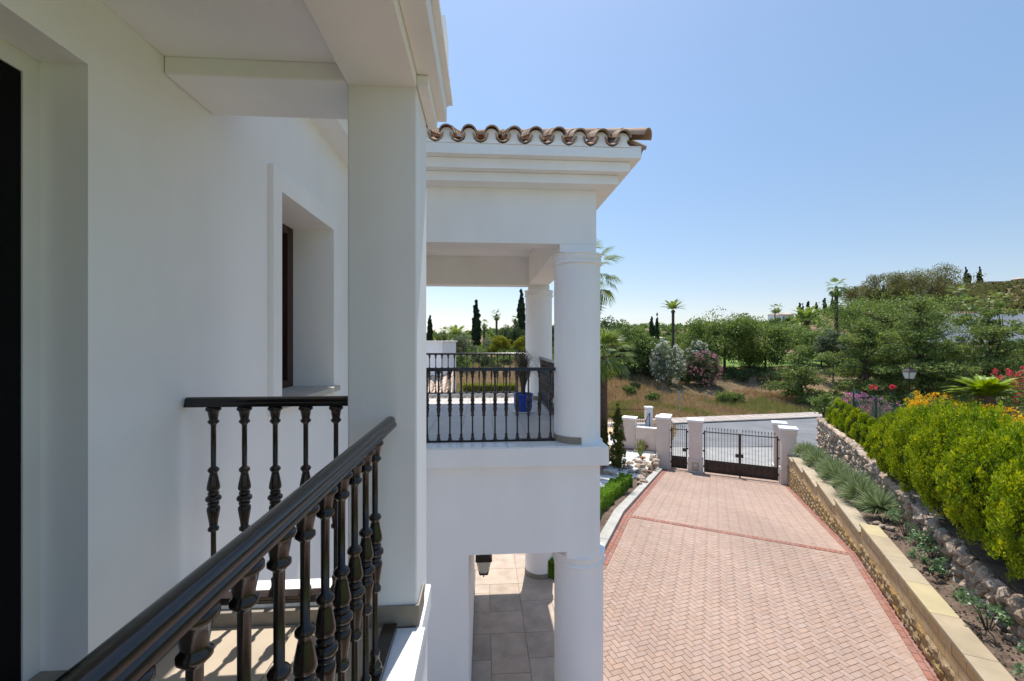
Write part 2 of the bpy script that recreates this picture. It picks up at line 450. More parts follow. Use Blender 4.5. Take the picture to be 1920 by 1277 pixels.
def trunk(name, h, r, lobes, m, parent, lean=(0, 0), nl=None):
    b = MB()
    top = Vector((lean[0], lean[1], h))
    b.tube([(0, 0, -0.3), (lean[0] * 0.15 + 0.04, lean[1] * 0.1, h * 0.35), (lean[0] * 0.6, lean[1] * 0.6 + 0.03, h * 0.7), tuple(top)],
           [r * 1.25, r, r * 0.8, r * 0.6], 8)
    for q, lo in enumerate(lobes[:nl] if nl else lobes):
        c = Vector(lo[:3])
        st = Vector((lean[0] * 0.8, lean[1] * 0.8, h * random.uniform(0.6, 0.95)))
        mid = st.lerp(c, 0.5) + Vector((random.uniform(-1, 1), random.uniform(-1, 1), random.uniform(-.2, .5))) * 0.12 * (c - st).length
        b.tube([tuple(st), tuple(mid), tuple(c)], [r * 0.5, r * 0.3, r * 0.12], 5)
        for j in range(4):
            e = c + Vector((random.uniform(-1, 1) * lo[3], random.uniform(-1, 1) * lo[4], random.uniform(-0.6, 0.9) * lo[5])) * 0.8
            b.tube([tuple(mid), tuple(mid.lerp(e, 0.6)), tuple(e)], [r * 0.22, r * 0.13, r * 0.05], 4)
    return b.build(name, m, parent, smooth=True)

def at(px, py, Y):
    """world point seen at photograph pixel (1920 wide) at depth Y"""
    return ((px - 960) / 800 * Y, Y, CZ + (638 - py) / 800 * Y)

# driveway frame: L to the right across it, s along it
DL = (0.9038, -0.428); DS = (0.428, 0.9038)
DROT = -math.asin(0.428)
def dr(L, s): return (L * DL[0] + s * DS[0], L * DL[1] + s * DS[1])
def undr(X, Y): return (X * DL[0] + Y * DL[1], X * DS[0] + Y * DS[1])
S0, SLOPE = 12.93, 0.15
def zdrive(s): return -SLOPE * min(max(s - S0, 0.0), 14.0)
def sm(t): 
    t = max(0.0, min(1.0, t)); return t * t * (3 - 2 * t)

# ------------------------------------------------------------------ terrain
HX = np.array([-700, -160, -60, 170, 290, 440, 520, 600, 740, 840, 940, 1140, 1600, 2600])
HE = np.array([0.0, 0.004, 0.014, 0.028, 0.028, 0.030, 0.046, 0.066, 0.095, 0.118, 0.130, 0.15, 0.15, 0.12])
def terrain(X, Y):
    L, s = undr(X, Y)
    zl = zdrive(s)
    right = zl
    dk = (Y - (37.0 + 0.207 * (X - 14))) * 0.979
    if dk > 2.2:
        q = dk - 2.2
        right = -2.1 + 0.25 * sm(q / 3) + 3.0 * sm((q - 1) / 19) + 0.035 * max(0, q - 18)
        u = X / max(Y, 1) * 800
        e = float(np.interp(u, HX, HE))
        hz = CZ + e * 210
        t = sm((Y - 78) / 135)
        right = right * (1 - t) + hz * t
        if Y > 260:
            t2 = sm((Y - 260) / 500)
            right = right * (1 - t2) + (-20) * t2
    # left garden is held up level
    if L < -2.8 and s > 20 and dk < -1.5:
        t = sm((-2.8 - L) / 0.3)
        right = right * (1 - t) + max(right, -1.12) * t
    # rising scrub hill behind the terrace
    r = X / max(Y, 0.5)
    if Y > 12.5:
        lz = 2.7 * sm((Y - 12.5) / 4.5) + 0.35 * sm((Y - 19) / 12) + 1.15 * sm((Y - 30) / 22) + 0.3 * sm((Y - 52) / 30)
        if Y > 78:
            e = float(np.interp(r * 800, HX, HE)); t = sm((Y - 78) / 135)
            lz = lz * (1 - t) + (CZ + e * 210) * t
        if Y > 260:
            t2 = sm((Y - 260) / 500); lz = lz * (1 - t2) - 20 * t2
        w = 1 - sm((r - 0.095) / 0.11)
        right = lz * w + right * (1 - w)
    bumpy = 0.0
    if dk > 3 or r < 0.1:
        bumpy = 0.12 * math.sin(X * 0.9 + 1.3 * math.sin(Y * 0.5)) * math.sin(Y * 0.7 + math.sin(X * 0.4)) * sm((abs(dk) - 3) / 6)
    return right + bumpy

xs = np.concatenate([-np.geomspace(60, 6000, 14)[::-1], np.arange(-58, -8, 2.0), np.arange(-8, 26, 0.5), np.arange(26, 60, 1.0), np.arange(60, 160, 4), np.geomspace(164, 6000, 18)])
ys = np.concatenate([-np.geomspace(20, 6000, 10)[::-1], np.arange(-18, 8, 2.0), np.arange(8, 70, 0.5), np.arange(70, 120, 2), np.arange(120, 300, 5), np.geomspace(305, 9000, 18)])
TV = np.array([(x, y, terrain(x, y) - 0.10) for y in ys for x in xs])
nx_, ny_ = len(xs), len(ys)
ii = (np.arange(ny_ - 1)[:, None] * nx_ + np.arange(nx_ - 1)[None, :]).ravel()
TF = np.stack([ii, ii + 1, ii + 1 + nx_, ii + nx_], 1)

def terrain_mat():
    m, nt, n, l, b = nodes_of('dry_hillside_earth')
    tc = n.new('ShaderNodeTexCoord')
    ge = n.new('ShaderNodeNewGeometry')
    n1 = n.new('ShaderNodeTexNoise'); n1.inputs['Scale'].default_value = 0.16; n1.inputs['Detail'].default_value = 8; n1.inputs['Roughness'].default_value = 0.6
    l.new(tc.outputs['Object'], n1.inputs['Vector'])
    r1 = ramp(n, [(0.38, (0.15, 0.105, 0.07)), (0.5, (0.27, 0.185, 0.11)), (0.62, (0.34, 0.25, 0.15))])
    l.new(n1.outputs[0], r1.inputs[0])
    n2 = n.new('ShaderNodeTexNoise'); n2.inputs['Scale'].default_value = 0.07; n2.inputs['Detail'].default_value = 6
    l.new(tc.outputs['Object'], n2.inputs['Vector'])
    r2 = ramp(n, [(0.47, (0, 0, 0)), (0.58, (1, 1, 1))])
    l.new(n2.outputs[0], r2.inputs[0])
    mx = n.new('ShaderNodeMix'); mx.data_type = 'RGBA'
    l.new(r2.outputs[0], mx.inputs['Factor']); l.new(r1.outputs[0], mx.inputs['A'])
    mx.inputs['B'].default_value = (0.17, 0.135, 0.075, 1)
    n3 = n.new('ShaderNodeTexNoise'); n3.inputs['Scale'].default_value = 3.0; n3.inputs['Detail'].default_value = 8; n3.inputs['Roughness'].default_value = 0.8
    l.new(tc.outputs['Object'], n3.inputs['Vector'])
    mr = n.new('ShaderNodeMapRange'); mr.inputs['From Min'].default_value = 0.3; mr.inputs['From Max'].default_value = 0.7
    mr.inputs['To Min'].default_value = 0.55; mr.inputs['To Max'].default_value = 1.35
    l.new(n3.outputs[0], mr.inputs[0])
    vm = n.new('ShaderNodeVectorMath'); vm.operation = 'SCALE'
    l.new(mx.outputs['Result'], vm.inputs[0]); l.new(mr.outputs[0], vm.inputs['Scale'])
    l.new(vm.outputs[0], b.inputs['Base Color'])
    b.inputs['Roughness'].default_value = 1; b.inputs['Specular IOR Level'].default_value = 0.05
    bm = n.new('ShaderNodeBump'); bm.inputs['Distance'].default_value = 0.25; bm.inputs['Strength'].default_value = 0.8
    l.new(n3.outputs[0], bm.inputs['Height']); l.new(bm.outputs[0], b.inputs['Normal'])
    return m
tag(link(npmesh('ground', TV, TF, terrain_mat(), smooth=True), 'ground'), kind='structure')

# garden lawn beyond the bank, laid over the terrain
LAWN = mat('garden_lawn', (0.13, 0.20, 0.03), 0.95, 0.25, 0.3, 0.4, 20, fine=0.25, bdist=0.05)
def sheet(name, fx, m, x0, x1, y0, y1, nx, ny, off):
    V = []
    for j in range(ny + 1):
        for i in range(nx + 1):
            x = x0 + (x1 - x0) * i / nx; y = y0 + (y1 - y0) * j / ny
            X, Y = fx(x, y); V.append((X, Y, terrain(X, Y) + off))
    q = (np.arange(ny)[:, None] * (nx + 1) + np.arange(nx)[None, :]).ravel()
    F = np.stack([q, q + 1, q + 2 + nx, q + 1 + nx], 1)
    return tag(link(npmesh(name, np.array(V), F, m, smooth=True), name), kind='structure')
sheet('lawn', lambda t, v: (t * (1 + v / 90), 60.0 + 0.2 * (t - 14) + v), LAWN, 13, 60, 0, 24, 90, 40, 0.02)

# road, kerb, pavement beyond the gate
def roadpt(X, dk): return (X, 37.0 + 0.207 * (X - 14) + dk / 0.979)
b = MB()
fk = [roadpt(x, 0) for x in (-30, 0, 14, 60, 160)]
nk = [(160, 57), (60, 37), (34, 31.6), (22, 29.6), (14, 29.2), (9, 29.4), (-30, 22)]
b.prism(nk + fk, -2.3, -2.096)
b.v = [(x, y, z) for x, y, z in b.v]
b.build('road', M['asphalt']).__setitem__('kind', 'structure')
b = MB()
b.prism([roadpt(160, 0.18), roadpt(-30, 0.18), roadpt(-30, 0.0), roadpt(160, 0.0)], -2.3, -1.97)
k = b.build('kerb', mat('dark_kerb_stone', (0.20, 0.19, 0.18), 0.9, 0.1, 3)); k['kind'] = 'structure'
pav = MB().prism([roadpt(160, 2.4), roadpt(-30, 2.4), roadpt(-30, 0.183), roadpt(160, 0.183)], -2.4, -1.985).build('pavement', M['joint'])
pav['kind'] = 'structure'
ang = math.atan(0.207)
slab = MB().box(-0.385, 0.385, -0.345, 0.345, 0, 0.02).mesh('paving_slab', M['pavement'])
n_sl = 0
i = 0
while True:
    x = 13.0 + i * 0.8
    if x > 34: break
    for r_ in range(3):
        X, Y = roadpt(x, 0.57 + r_ * 0.72)
        link(slab, 'paving_slab', pav, (X, Y, -1.984), (0, 0, ang)); n_sl += 1
    i += 1
b = MB()
for i in range(160):
    x = 34.2 + i * 0.8 if i > 30 else 12.2 - i * 0.8
    for r_ in range(3):
        X, Y = roadpt(x, 0.57 + r_ * 0.72)
        b.m = Matrix.Translation((X, Y, -1.984)) @ Matrix.Rotation(ang, 4, 'Z')
        b.box(-0.385, 0.385, -0.345, 0.345, 0, 0.02)
b.m = None
o = b.build('paving_slab', M['pavement'], pav); o['kind'] = 'stuff'

# ------------------------------------------------------------------ driveway
def dpoly(pts): return [dr(*p) for p in pts]
driveway = MB()
# base sheets: near flat part and sloping part, joint sand colour
def dz(off): return lambda x, y: zdrive(undr(x, y)[1]) + off
driveway.prism(dpoly([(-2.9, -22.0), (3.16, -22.0), (3.16, 12.93), (-2.9, 12.93)]), -0.3, -0.012)
driveway.prism(dpoly([(-2.9, 12.931), (3.16, 12.931), (3.16, 26.93), (-2.9, 26.93)]), lambda x, y: zdrive(undr(x, y)[1]) - 0.3, dz(-0.012))
driveway.prism([(-0.2, -20), dr(-2.8, -21.9), dr(-2.8, 10.0), (1.62, 9.0), (1.6, 5.0), (-0.2, 5.0)], -0.31, -0.013)
dv = driveway.build('driveway', M['sand']); dv['kind'] = 'structure'

pv = MB()
def pav_mesh(l, w, m, name):
    g = 0.0025; t = 0.004
    q = MB()
    x, y = l / 2 - g, w / 2 - g
    q.add([(-x, -y, -0.02), (x, -y, -0.02), (x, y, -0.02), (-x, y, -0.02), (-x, -y, -t), (x, -y, -t), (x, y, -t), (-x, y, -t),
           (-x + t, -y + t, 0), (x - t, -y + t, 0), (x - t, y - t, 0), (-x + t, y - t, 0)],
          [(0, 1, 5, 4), (1, 2, 6, 5), (2, 3, 7, 6), (3, 0, 4, 7), (4, 5, 9, 8), (5, 6, 10, 9), (6, 7, 11, 10), (7, 4, 8, 11), (8, 9, 10, 11)])
    return q.mesh(name, m)
paver_me = pav_mesh(0.2, 0.1, M['paver'], 'paver')
red_me = pav_mesh(0.2, 0.1, M['redpaver'], 'border_paver')

def project(X, Y, Z):
    return (960 + 800 * X / Y, 638 - 800 * (Z - CZ) / Y) if Y > 0.3 else None

def clip_poly(P, fx):
    """clip polygon P by half plane fx(p)>=0"""
    out = []
    for i in range(len(P)):
        a, c = P[i], P[(i + 1) % len(P)]
        fa, fc = fx(a), fx(c)
        if fa >= 0: out.append(a)
        if (fa >= 0) != (fc >= 0):
            t = fa / (fa - fc); out.append((a[0] + (c[0] - a[0]) * t, a[1] + (c[1] - a[1]) * t))
    return out

# herringbone at 45 degrees to the driveway axis; lattice in (L,s)
w_ = 0.1
cells = []
c45 = math.cos(R(45))
def hb(u, v):   # herringbone frame -> (L,s)
    return ((u - v) * c45, (u + v) * c45)
for i in range(-400, 420):
    for j in range(max(-400, -i - 420), 420):
        # H bricks: cells with (i - j) mod 4 == 0 ; V bricks: mod 4 == 3
        k = (i - j) % 4
        if k == 0: cu, cv, rot = (i + 1) * w_, (j + 0.5) * w_, 0
        elif k == 3: cu, cv, rot = (i + 0.5) * w_, (j + 1.0) * w_, 1
        else: continue
        L, s = hb(cu, cv)
        if L < -16 or L > 3.3 or s < -20.0 or s > 25.2: continue
        if L < -2.6 and not (s < 12): continue
        cells.append((L, s, rot))
near_list = []
far_pieces = []
mid_pieces = []
for (L, s, rot) in cells:
    X, Y = dr(L, s)
    if L < -2.6:
        if X < 0.15 or Y > 8.9 or (Y > 4.85 and X < 1.72): continue
    cs = []
    hx, hy = (0.1, 0.05) if rot == 0 else (0.05, 0.1)
    for (a, c) in ((-hx, -hy), (hx, -hy), (hx, hy), (-hx, hy)):
        l2, s2 = hb(a, c); cs.append((L + l2, s + s2))
    # border limits
    inside = all(-2.225 < p[0] < 2.965 for p in cs)
    if L < -2.6 or (s < 9.7 and L < -2.0): inside = True
    elif all(p[0] <= -2.225 or p[0] >= 2.965 for p in cs): continue
    band = any(12.80 < p[1] < 13.06 for p in cs)
    pj = project(X, Y, zdrive(s))
    vis = pj and 1131 < pj[0] < 1935 and pj[1] < 1300
    if inside and not band:
        if vis: near_list.append((Y, L, s, rot))
        else: far_pieces.append((L, s, rot, None))
    else:
        P = clip_poly(clip_poly(cs, lambda p: p[0] + 2.222), lambda p: 2.962 - p[0])
        if band:
            P = clip_poly(P, (lambda p: 12.85 - p[1]) if s < 12.93 else (lambda p: p[1] - 13.01))
        if len(P) >= 3: far_pieces.append((L, s, rot, P))
near_list.sort()
hrot = DROT + R(45)
tilt = math.atan(SLOPE)
for (Y, L, s, rot) in near_list[:300]:
    X, YY = dr(L, s)
    link(paver_me, 'paver', dv, (X, YY, random.uniform(-0.0012, 0.0012)),
         (random.uniform(-.004, .004), random.uniform(-.004, .004), hrot + rot * math.pi / 2 + random.uniform(-.006, .006)))
qb = MB()
def put_paver(qb, L, s, rot, P, lift=0.0):
    t = 0.0045 if P is None else 0.003
    if P is None:
        cs = []
        hx, hy = (0.0975, 0.0475) if rot == 0 else (0.0475, 0.0975)
        for (a, c) in ((-hx, -hy), (hx, -hy), (hx, hy), (-hx, hy)):
            l2, s2 = hb(a, c); cs.append((L + l2, s + s2))
        P = cs
    n = len(P)
    cx = sum(p[0] for p in P) / n; cy = sum(p[1] for p in P) / n
    vs = []
    dzr = random.uniform(-0.0012, 0.0012)
    for (l, q) in P:
        X, Y = dr(l, q); vs.append((X, Y, zdrive(q) - 0.012))
    for (l, q) in P:
        X, Y = dr(l, q); vs.append((X, Y, zdrive(q) - t + dzr))
    for (l, q) in P:
        l2 = l + (cx - l) * 0.06; q2 = q + (cy - q) * 0.06
        X, Y = dr(l2, q2); vs.append((X, Y, zdrive(q2) + dzr))
    fs = [(i, (i + 1) % n, n + (i + 1) % n, n + i) for i in range(n)] + [(n + i, n + (i + 1) % n, 2 * n + (i + 1) % n, 2 * n + i) for i in range(n)]
    fs.append(tuple(range(2 * n, 3 * n)))
    qb.add(vs, fs)
for (Y, L, s, rot) in near_list[300:]: put_paver(qb, L, s, rot, None)
for (L, s, rot, P) in far_pieces:
    X_, Y_ = dr(L, s); pj_ = project(X_, Y_, zdrive(s))
    if pj_ and pj_[0] > 1000 and pj_[1] < 1450: put_paver(qb, L, s, rot, P)
    else:
        P = P or [(L + hb(a, c)[0], s + hb(a, c)[1]) for (a, c) in (((-.097, -.047), (.097, -.047), (.097, .047), (-.097, .047)) if rot == 0 else ((-.047, -.097), (.047, -.097), (.047, .097), (-.047, .097)))]
        qb.add([(*dr(l, q_), zdrive(q_)) for l, q_ in P], [tuple(range(len(P)))])
o = qb.build('paver', M['paver'], dv); o['kind'] = 'stuff'
# red borders and cross band
rb = []
s = 9.9
while s < 24.1:
    for c in (0, 1):
        rb.append((-2.38 + c * 0.105 , s + (0.1 if c else 0), 1))
    s += 0.205
s = 2.0
while s < 24.0:
    for c in (0, 1):
        rb.append((3.015 + c * 0.105, s + (0.1 if c else 0), 1))
    s += 0.205
L = -2.17
while L < 2.95:
    rb.append((L, 12.93, 0)); L += 0.105
def border_obj(L, s, rot, i, qb=None):
    X, Y = dr(L, s)
    if rot == 1: rz = DROT + R(90)
    else: rz = DROT + R(90)
    rx = 0.0
    link(red_me, 'border_paver', dv, (X, Y, zdrive(s) + 0.001 + (0.004 if rot == 0 else 0)), (0, tilt * (1 if s > 13.05 else (0.0 if rot else 0.5)), rz))
rb.sort(key=lambda r: dr(r[0], r[1])[1])
vis_rb = [r for r in rb if dr(r[0], r[1])[1] > 5.5]
for i, r_ in enumerate(vis_rb[:300]): border_obj(*r_, i)
for i, r_ in enumerate(vis_rb[300:]): 
    pass
qb = MB()
for (L, s, rot) in vis_rb[300:]:
    X, Y = dr(L, s)
    qb.m = Matrix.Translation((X, Y, zdrive(s) - 0.001)) @ Matrix.Rotation(DROT + R(90), 4, 'Z') @ Matrix.Rotation(tilt if s > 13 else 0, 4, 'Y')
    qb.box(-0.0975, 0.0975, -0.0475, 0.0475, -0.02, 0.002)
qb.m = None
if qb.v: qb.build('border_paver', M['redpaver'], dv)['kind'] = 'stuff'

# apron outside the gate
ap = MB().prism(dpoly([(-2.9, 26.931), (3.3, 26.931)]) + [(21.5, 29.3), (14, 29.2), (10.5, 29.3), dr(-4, 29.0)], -2.3, -2.108).build('apron', M['apron'])
ap['kind'] = 'structure'
qb = MB()
for i in range(-14, 40):
    for j in range(0, 44):
        L, s = -4 + i * 0.3 + (0.15 if j % 2 else 0), 25.3 + j * 0.16
        X, Y = dr(L, s)
        if Y > 29.1 or L < -3.4 or L > 6.0 or (s < 26.9 and (L > 3.2)) or X > 21: continue
        z = zdrive(s)
        qb.m = Matrix.Translation((X, Y, z)) @ Matrix.Rotation(DROT, 4, 'Z') @ Matrix.Rotation(-tilt if s < 26.9 else 0, 4, 'X')
        qb.box(-0.146, 0.146, -0.077, 0.077, -0.02, 0.0)
qb.m = None
qb.build('apron_paver', M['apron'], ap)['kind'] = 'stuff'

# pale concrete kerb on the garden side
kb = thing('concrete_kerb', 'pale concrete kerb between driveway and box hedge bed', 'kerb', (*dr(-2.55, 12.9), 0))
kb.rotation_euler = (0, 0, DROT)
def kerb_piece(s0, s1):
    z0, z1 = zdrive(s0), zdrive(s1)
    q = MB(); w0, w1 = -0.17, 0.11
    q.add([(w0, s0, z0 - .15), (w1, s0, z0 - .15), (w1, s1, z1 - .15), (w0, s1, z1 - .15), (w0, s0, z0 + .11), (w1, s0, z0 + .11), (w1, s1, z1 + .11), (w0, s1, z1 + .11)],
          [(3, 2, 1, 0), (4, 5, 6, 7), (0, 1, 5, 4), (1, 2, 6, 5), (2, 3, 7, 6), (3, 0, 4, 7)])
    q.v = [(x, y - 12.9, z) for x, y, z in q.v]
    q.build('kerb_stone', M['concrete'], kb, bevel=0.01)
s = 8.93
while s < 23.4:
    kerb_piece(s, s + 0.992); s += 1.0
# ------------------------------------------------------------------ the villa (own frame: x to the right along the wing front, y along the balcony wall)
TH = math.atan(53 / 800)
F1 = CZ - 1.27                      # first floor level
villa = thing('villa', 'white rendered villa with balcony, roofed terrace on round columns and clay tile eaves', 'house', (0, 0, 0), TH)
def hw(a, b_, z=0):                 # villa frame to world
    return (a * math.cos(TH) - b_ * math.sin(TH), a * math.sin(TH) + b_ * math.cos(TH), z)
P_ = M['plaster']
WA = -1.36
# main wall with door and window openings
w = MB()
w.box(-1.9, WA, -5, -1.2, 0, 7.6)
w.box(-1.9, WA, -1.2, 1.563, 6.152, 7.6)
w.box(-1.9, WA, -1.2, 1.563, 0, F1 + 0.02)
w.box(-1.9, WA, 1.563, 2.904, 0, 7.6)
w.box(-1.9, WA, 2.904, 3.878, 6.18, 7.6)
w.box(-1.9, WA, 2.904, 3.878, 0, 4.79)
w.box(-1.9, WA, 3.878, 5.135, 0, 7.6)
wall = w.build('wall', P_, villa)
# window trim, sill, frame, pane
win = MB()
p = WA + 0.035
win.box(WA + 0.001, p, 2.79, 2.904, 4.72, 6.32).box(WA + 0.001, p, 3.878, 3.985, 4.72, 6.32).box(WA + 0.001, p, 2.904, 3.878, 6.18, 6.32)
winp = win.build('window', P_, villa)
MB().box(-1.70, WA + 0.075, 2.875, 3.93, 4.755, 4.80).build('sill', M['sill'], winp, bevel=0.006)
fr = MB()
fr.box(-1.74, -1.675, 2.905, 2.97, 4.80, 6.178).box(-1.74, -1.675, 3.815, 3.876, 4.80, 6.178).box(-1.74, -1.675, 2.97, 3.815, 6.11, 6.178).box(-1.74, -1.675, 2.97, 3.815, 4.80, 4.86)
fr.box(-1.715, -1.668, 2.97, 3.03, 4.86, 6.11).box(-1.715, -1.668, 3.755, 3.815, 4.86, 6.11).box(-1.715, -1.668, 3.35, 3.43, 4.86, 6.11)
fr.build('frame', M['wood'], winp)
MB().box(-1.735, -1.712, 3.03, 3.35, 4.86, 6.11).box(-1.735, -1.712, 3.43, 3.755, 4.86, 6.11).build('pane', M['glass'], winp)
# door
dr_ = MB()
dr_.box(-1.565, -1.514, 1.508, 1.5625, F1 + 0.02, 6.151).box(-1.565, -1.514, -1.2, 1.508, 6.085, 6.151)
door = dr_.build('door', M['frame'], villa)
MB().box(-1.60, -1.519, -1.2, 1.507, F1 + 0.021, 6.084).build('pane', M['doorblack'], door)
MB().box(-1.513, -1.40, -1.2, 1.5625, F1 + 0.021, F1 + 0.14).build('threshold', M['skirt'], door, bevel=0.004)
# balcony: supporting block, roof beams, pillar, ceiling
MB().box(WA + 0.002, -0.295, -5, 2.257, 0, F1 - 0.135).build('lower_wall', M['plaster_rough'], villa)
MB().box(WA + 0.002, -0.277, -5, 2.275, F1 - 0.134, F1 - 0.012).build('balcony_slab', P_, villa, bevel=0.008)
MB().box(-0.6025, -0.2985, 1.9315, 2.2555, F1 - 0.010, 6.345).build('pillar', P_, villa, bevel=0.010)
MB().box(-0.604, -0.2965, -5, 2.257, 6.332, 6.9).build('beam', P_, villa, bevel=0.008)
MB().box(WA + 0.002, -0.606, 1.91, 2.246, 6.334, 6.9).build('beam', P_, villa, bevel=0.008)
MB().box(WA + 0.002, -0.606, -5, 1.908, 6.41, 6.9).build('ceiling', P_, villa)
MB().box(-0.296, -0.245, 1.915, 2.235, 6.325, 6.379).box(-0.296, -0.247, 2.235, 2.30, 6.325, 6.379).build('cornice', P_, villa, bevel=0.006)
MB().box(-0.296, -0.199, -5, 2.33, 6.381, 6.485).build('cornice', P_, villa, bevel=0.006)
MB().box(-0.80, -0.17, -5, 2.36, 6.487, 6.52).build('roof_edge', M['plaster_rough'], villa, bevel=0.004)
MB().box(WA + 0.003, -0.2, 2.247, 2.45, 6.53, 6.9).build('parapet', P_, villa)
sk = MB()
sk.box(-0.612, -0.287, 1.921, 1.929, F1, F1 + 0.092).box(-0.613, -0.6045, 1.929, 2.257, F1, F1 + 0.092).box(-0.2945, -0.287, 1.929, 2.10, F1, F1 + 0.092)
sk.build('skirting', M['skirt'], villa)
MB().box(WA + 0.001, WA + 0.011, 1.57, 1.968, F1, F1 + 0.09).build('skirting', M['skirt'], villa)
# balcony floor
fl = MB().box(WA + 0.003, -0.30, -5, 1.97, F1 - 0.011, F1 - 0.006).build('balcony_floor', M['joint'], villa)
ft = MB().box(-0.2225, 0.2225, -0.2225, 0.2225, -0.005, 0.004)
ftm = ft.mesh('floor_tile', M['floor'])
for i in range(2):
    for j in range(7):
        link(ftm, 'floor_tile', fl, (-0.30 - 0.262 - i * 0.45 - 0.045, 1.745 - j * 0.45, F1 - 0.0045))
wt = MB().box(-0.10, 0.075, -0.222, 0.222, -0.02, 0.004).mesh('edge_tile', M['white_tile'])
for j in range(12):
    link(wt, 'edge_tile', fl, (-0.335, 1.69 - j * 0.45, F1 - 0.004))
cb = MB().box(WA + 0.005, -0.606, 1.972, 2.16, F1 - 0.009, F1 + 0.06).build('curb', M['skirt'], villa)
MB().box(WA + 0.005, -0.606, 2.00, 2.20, F1 + 0.061, F1 + 0.076).build('edge_tile', M['white_tile'], cb)
# eave of the main roof past the balcony
for o_, z0, z1 in ((0.21, 6.94, 7.055), (0.315, 7.057, 7.175), (0.415, 7.177, 7.32)):
    MB().box(WA - 0.3, WA + o_, 2.46, 4.6, z0, z1).build('cornice', P_, villa, bevel=0.004)
MB().box(-3.0, WA + 0.40, 2.46, 4.6, 7.322, 7.6).build('roof_edge', M['roof'], villa)

# ---- wing: ground floor
lw = MB()
lw.box(-4.5, -0.184, 5.14, 8.6, -0.2, 3.688)
lw.box(-0.184, 1.42, 5.14, 5.46, 2.625, 3.688)
lw.box(1.12, 1.42, 5.461, 9.2, 2.625, 3.688)
lw.box(-0.183, 1.42, 9.201, 9.5, 2.625, 3.688)
lw.build('wall', P_, villa)
MB().box(1.007, 1.418, 5.142, 5.50, 2.541, 2.6245).build('lintel', P_, villa)
MB().box(-4.5, 1.118, 5.461, 9.2, 3.3, 3.686).build('ceiling', P_, villa)
sb = MB().box(-4.5, 1.51, 5.06, 9.93, 3.69, F1 - 0.012).build('terrace_slab', P_, villa, bevel=0.01)

def column(c, r, z0, z1, lowpos=True, skirt=(0, 0)):
    q = MB()
    q.lathe([(z0, r), (z1, r)], 64, c)
    co = q.build('column', P_, villa, smooth=True)
    k = MB()
    k.lathe([(z1 - 0.02, r), (z1 - 0.018, r + 0.012), (z1 - 0.008, r + 0.024), (z1 + 0.006, r + 0.026), (z1 + 0.016, r + 0.016), (z1 + 0.02, r + 0.008),
             (z1 + 0.032, r + 0.008), (z1 + 0.036, r + 0.012), (z1 + 0.09, r + 0.012), (z1 + 0.096, r + 0.02), (z1 + 0.106, r + 0.026), (z1 + 0.12, r + 0.022), (z1 + 0.125, r - 0.01)], 64, c)
    k.build('capital', P_, co, smooth=True)
    if skirt:
        a0, a1 = R(skirt[0]), R(skirt[1])
        n = max(4, int((skirt[1] - skirt[0]) / 17))
        for i in range(n):
            s0 = a0 + (a1 - a0) * i / n + 0.004; s1 = a0 + (a1 - a0) * (i + 1) / n - 0.004
            q = MB()
            q.lathe([(z0 + 0.002, r + 0.001), (z0 + 0.002, r + 0.011), (z0 + 0.092, r + 0.011), (z0 + 0.092, r + 0.001)], 4, c, s0, s1)
            q.build('skirting_tile', M['skirt'], co)
    return co
c1 = (1.201, 5.44); c2 = (1.208, 9.34)
column((1.225, 5.453), 0.312, 0.12, 2.42, skirt=(60, 300))
column((1.225, 9.34), 0.312, 0.12, 2.42, skirt=(0, 360))
column(c1, 0.294, F1 - 0.008, 6.17, skirt=(75, 268))
column(c2, 0.292, F1 - 0.008, 6.17, skirt=(140, 340))
# ---- wing: first floor
FZ = 6.30
up_ = MB()
up_.box(-4.5, 1.39, 5.2, 5.5, 6.39, 7.057)
up_.build('frieze', P_, villa)
MB().box(0.937, 1.388, 5.202, 5.56, FZ - 0.008, 6.388).build('frieze', P_, villa)
MB().box(0.96, 1.39, 5.502, 9.10, 6.392, 7.057).build('side_beam', P_, villa)
MB().box(-4.5, 1.39, 9.102, 9.5, 6.392, 7.057).build('back_beam', P_, villa)
MB().box(0.99, 1.41, 9.10, 9.56, FZ - 0.01, 6.390).build('back_beam', P_, villa)
MB().box(-4.5, 0.958, 5.502, 9.10, 6.99, 7.05).build('ceiling', P_, villa)
for o_, z0, z1 in ((0.212, 7.058, 7.168), (0.3175, 7.170, 7.286), (0.4165, 7.288, 7.44)):
    MB().box(-4.5, 1.39 + o_, 5.2 - o_, 9.5 + o_, z0, z1 if z1 < 7.4 else 7.405).build('cornice', P_, villa, bevel=0.007)
# terrace floor
tf = MB().box(-4.5, 1.49, 5.08, 9.90, F1 - 0.0115, F1 - 0.006).build('terrace_floor', M['joint'], villa)
tt = MB().box(-0.222, 0.222, -0.222, 0.222, -0.005, 0.004).mesh('floor_tile', M['terrace'])
for i in range(6):
    for j in range(9):
        link(tt, 'floor_tile', tf, (1.26 - i * 0.45, 5.62 + j * 0.45, F1 - 0.004))
et = MB().box(-0.149, 0.149, -0.16, 0.115, -0.03, 0.004).mesh('edge_tile', M['white_tile'])
for i in range(9):
    link(et, 'edge_tile', tf, (1.34 - i * 0.302, 5.235, F1 - 0.004))
et2 = MB().box(-0.13, 0.16, -0.222, 0.222, -0.03, 0.004).mesh('edge_tile', M['white_tile'])
for j in range(9):
    link(et2, 'edge_tile', tf, (1.365, 5.62 + j * 0.45 + 0.003, F1 - 0.0025))
MB().box(-4.5, 1.3, 9.79, 9.925, F1 - 0.005, F1 + 0.05).build('curb', M['white_tile'], tf)
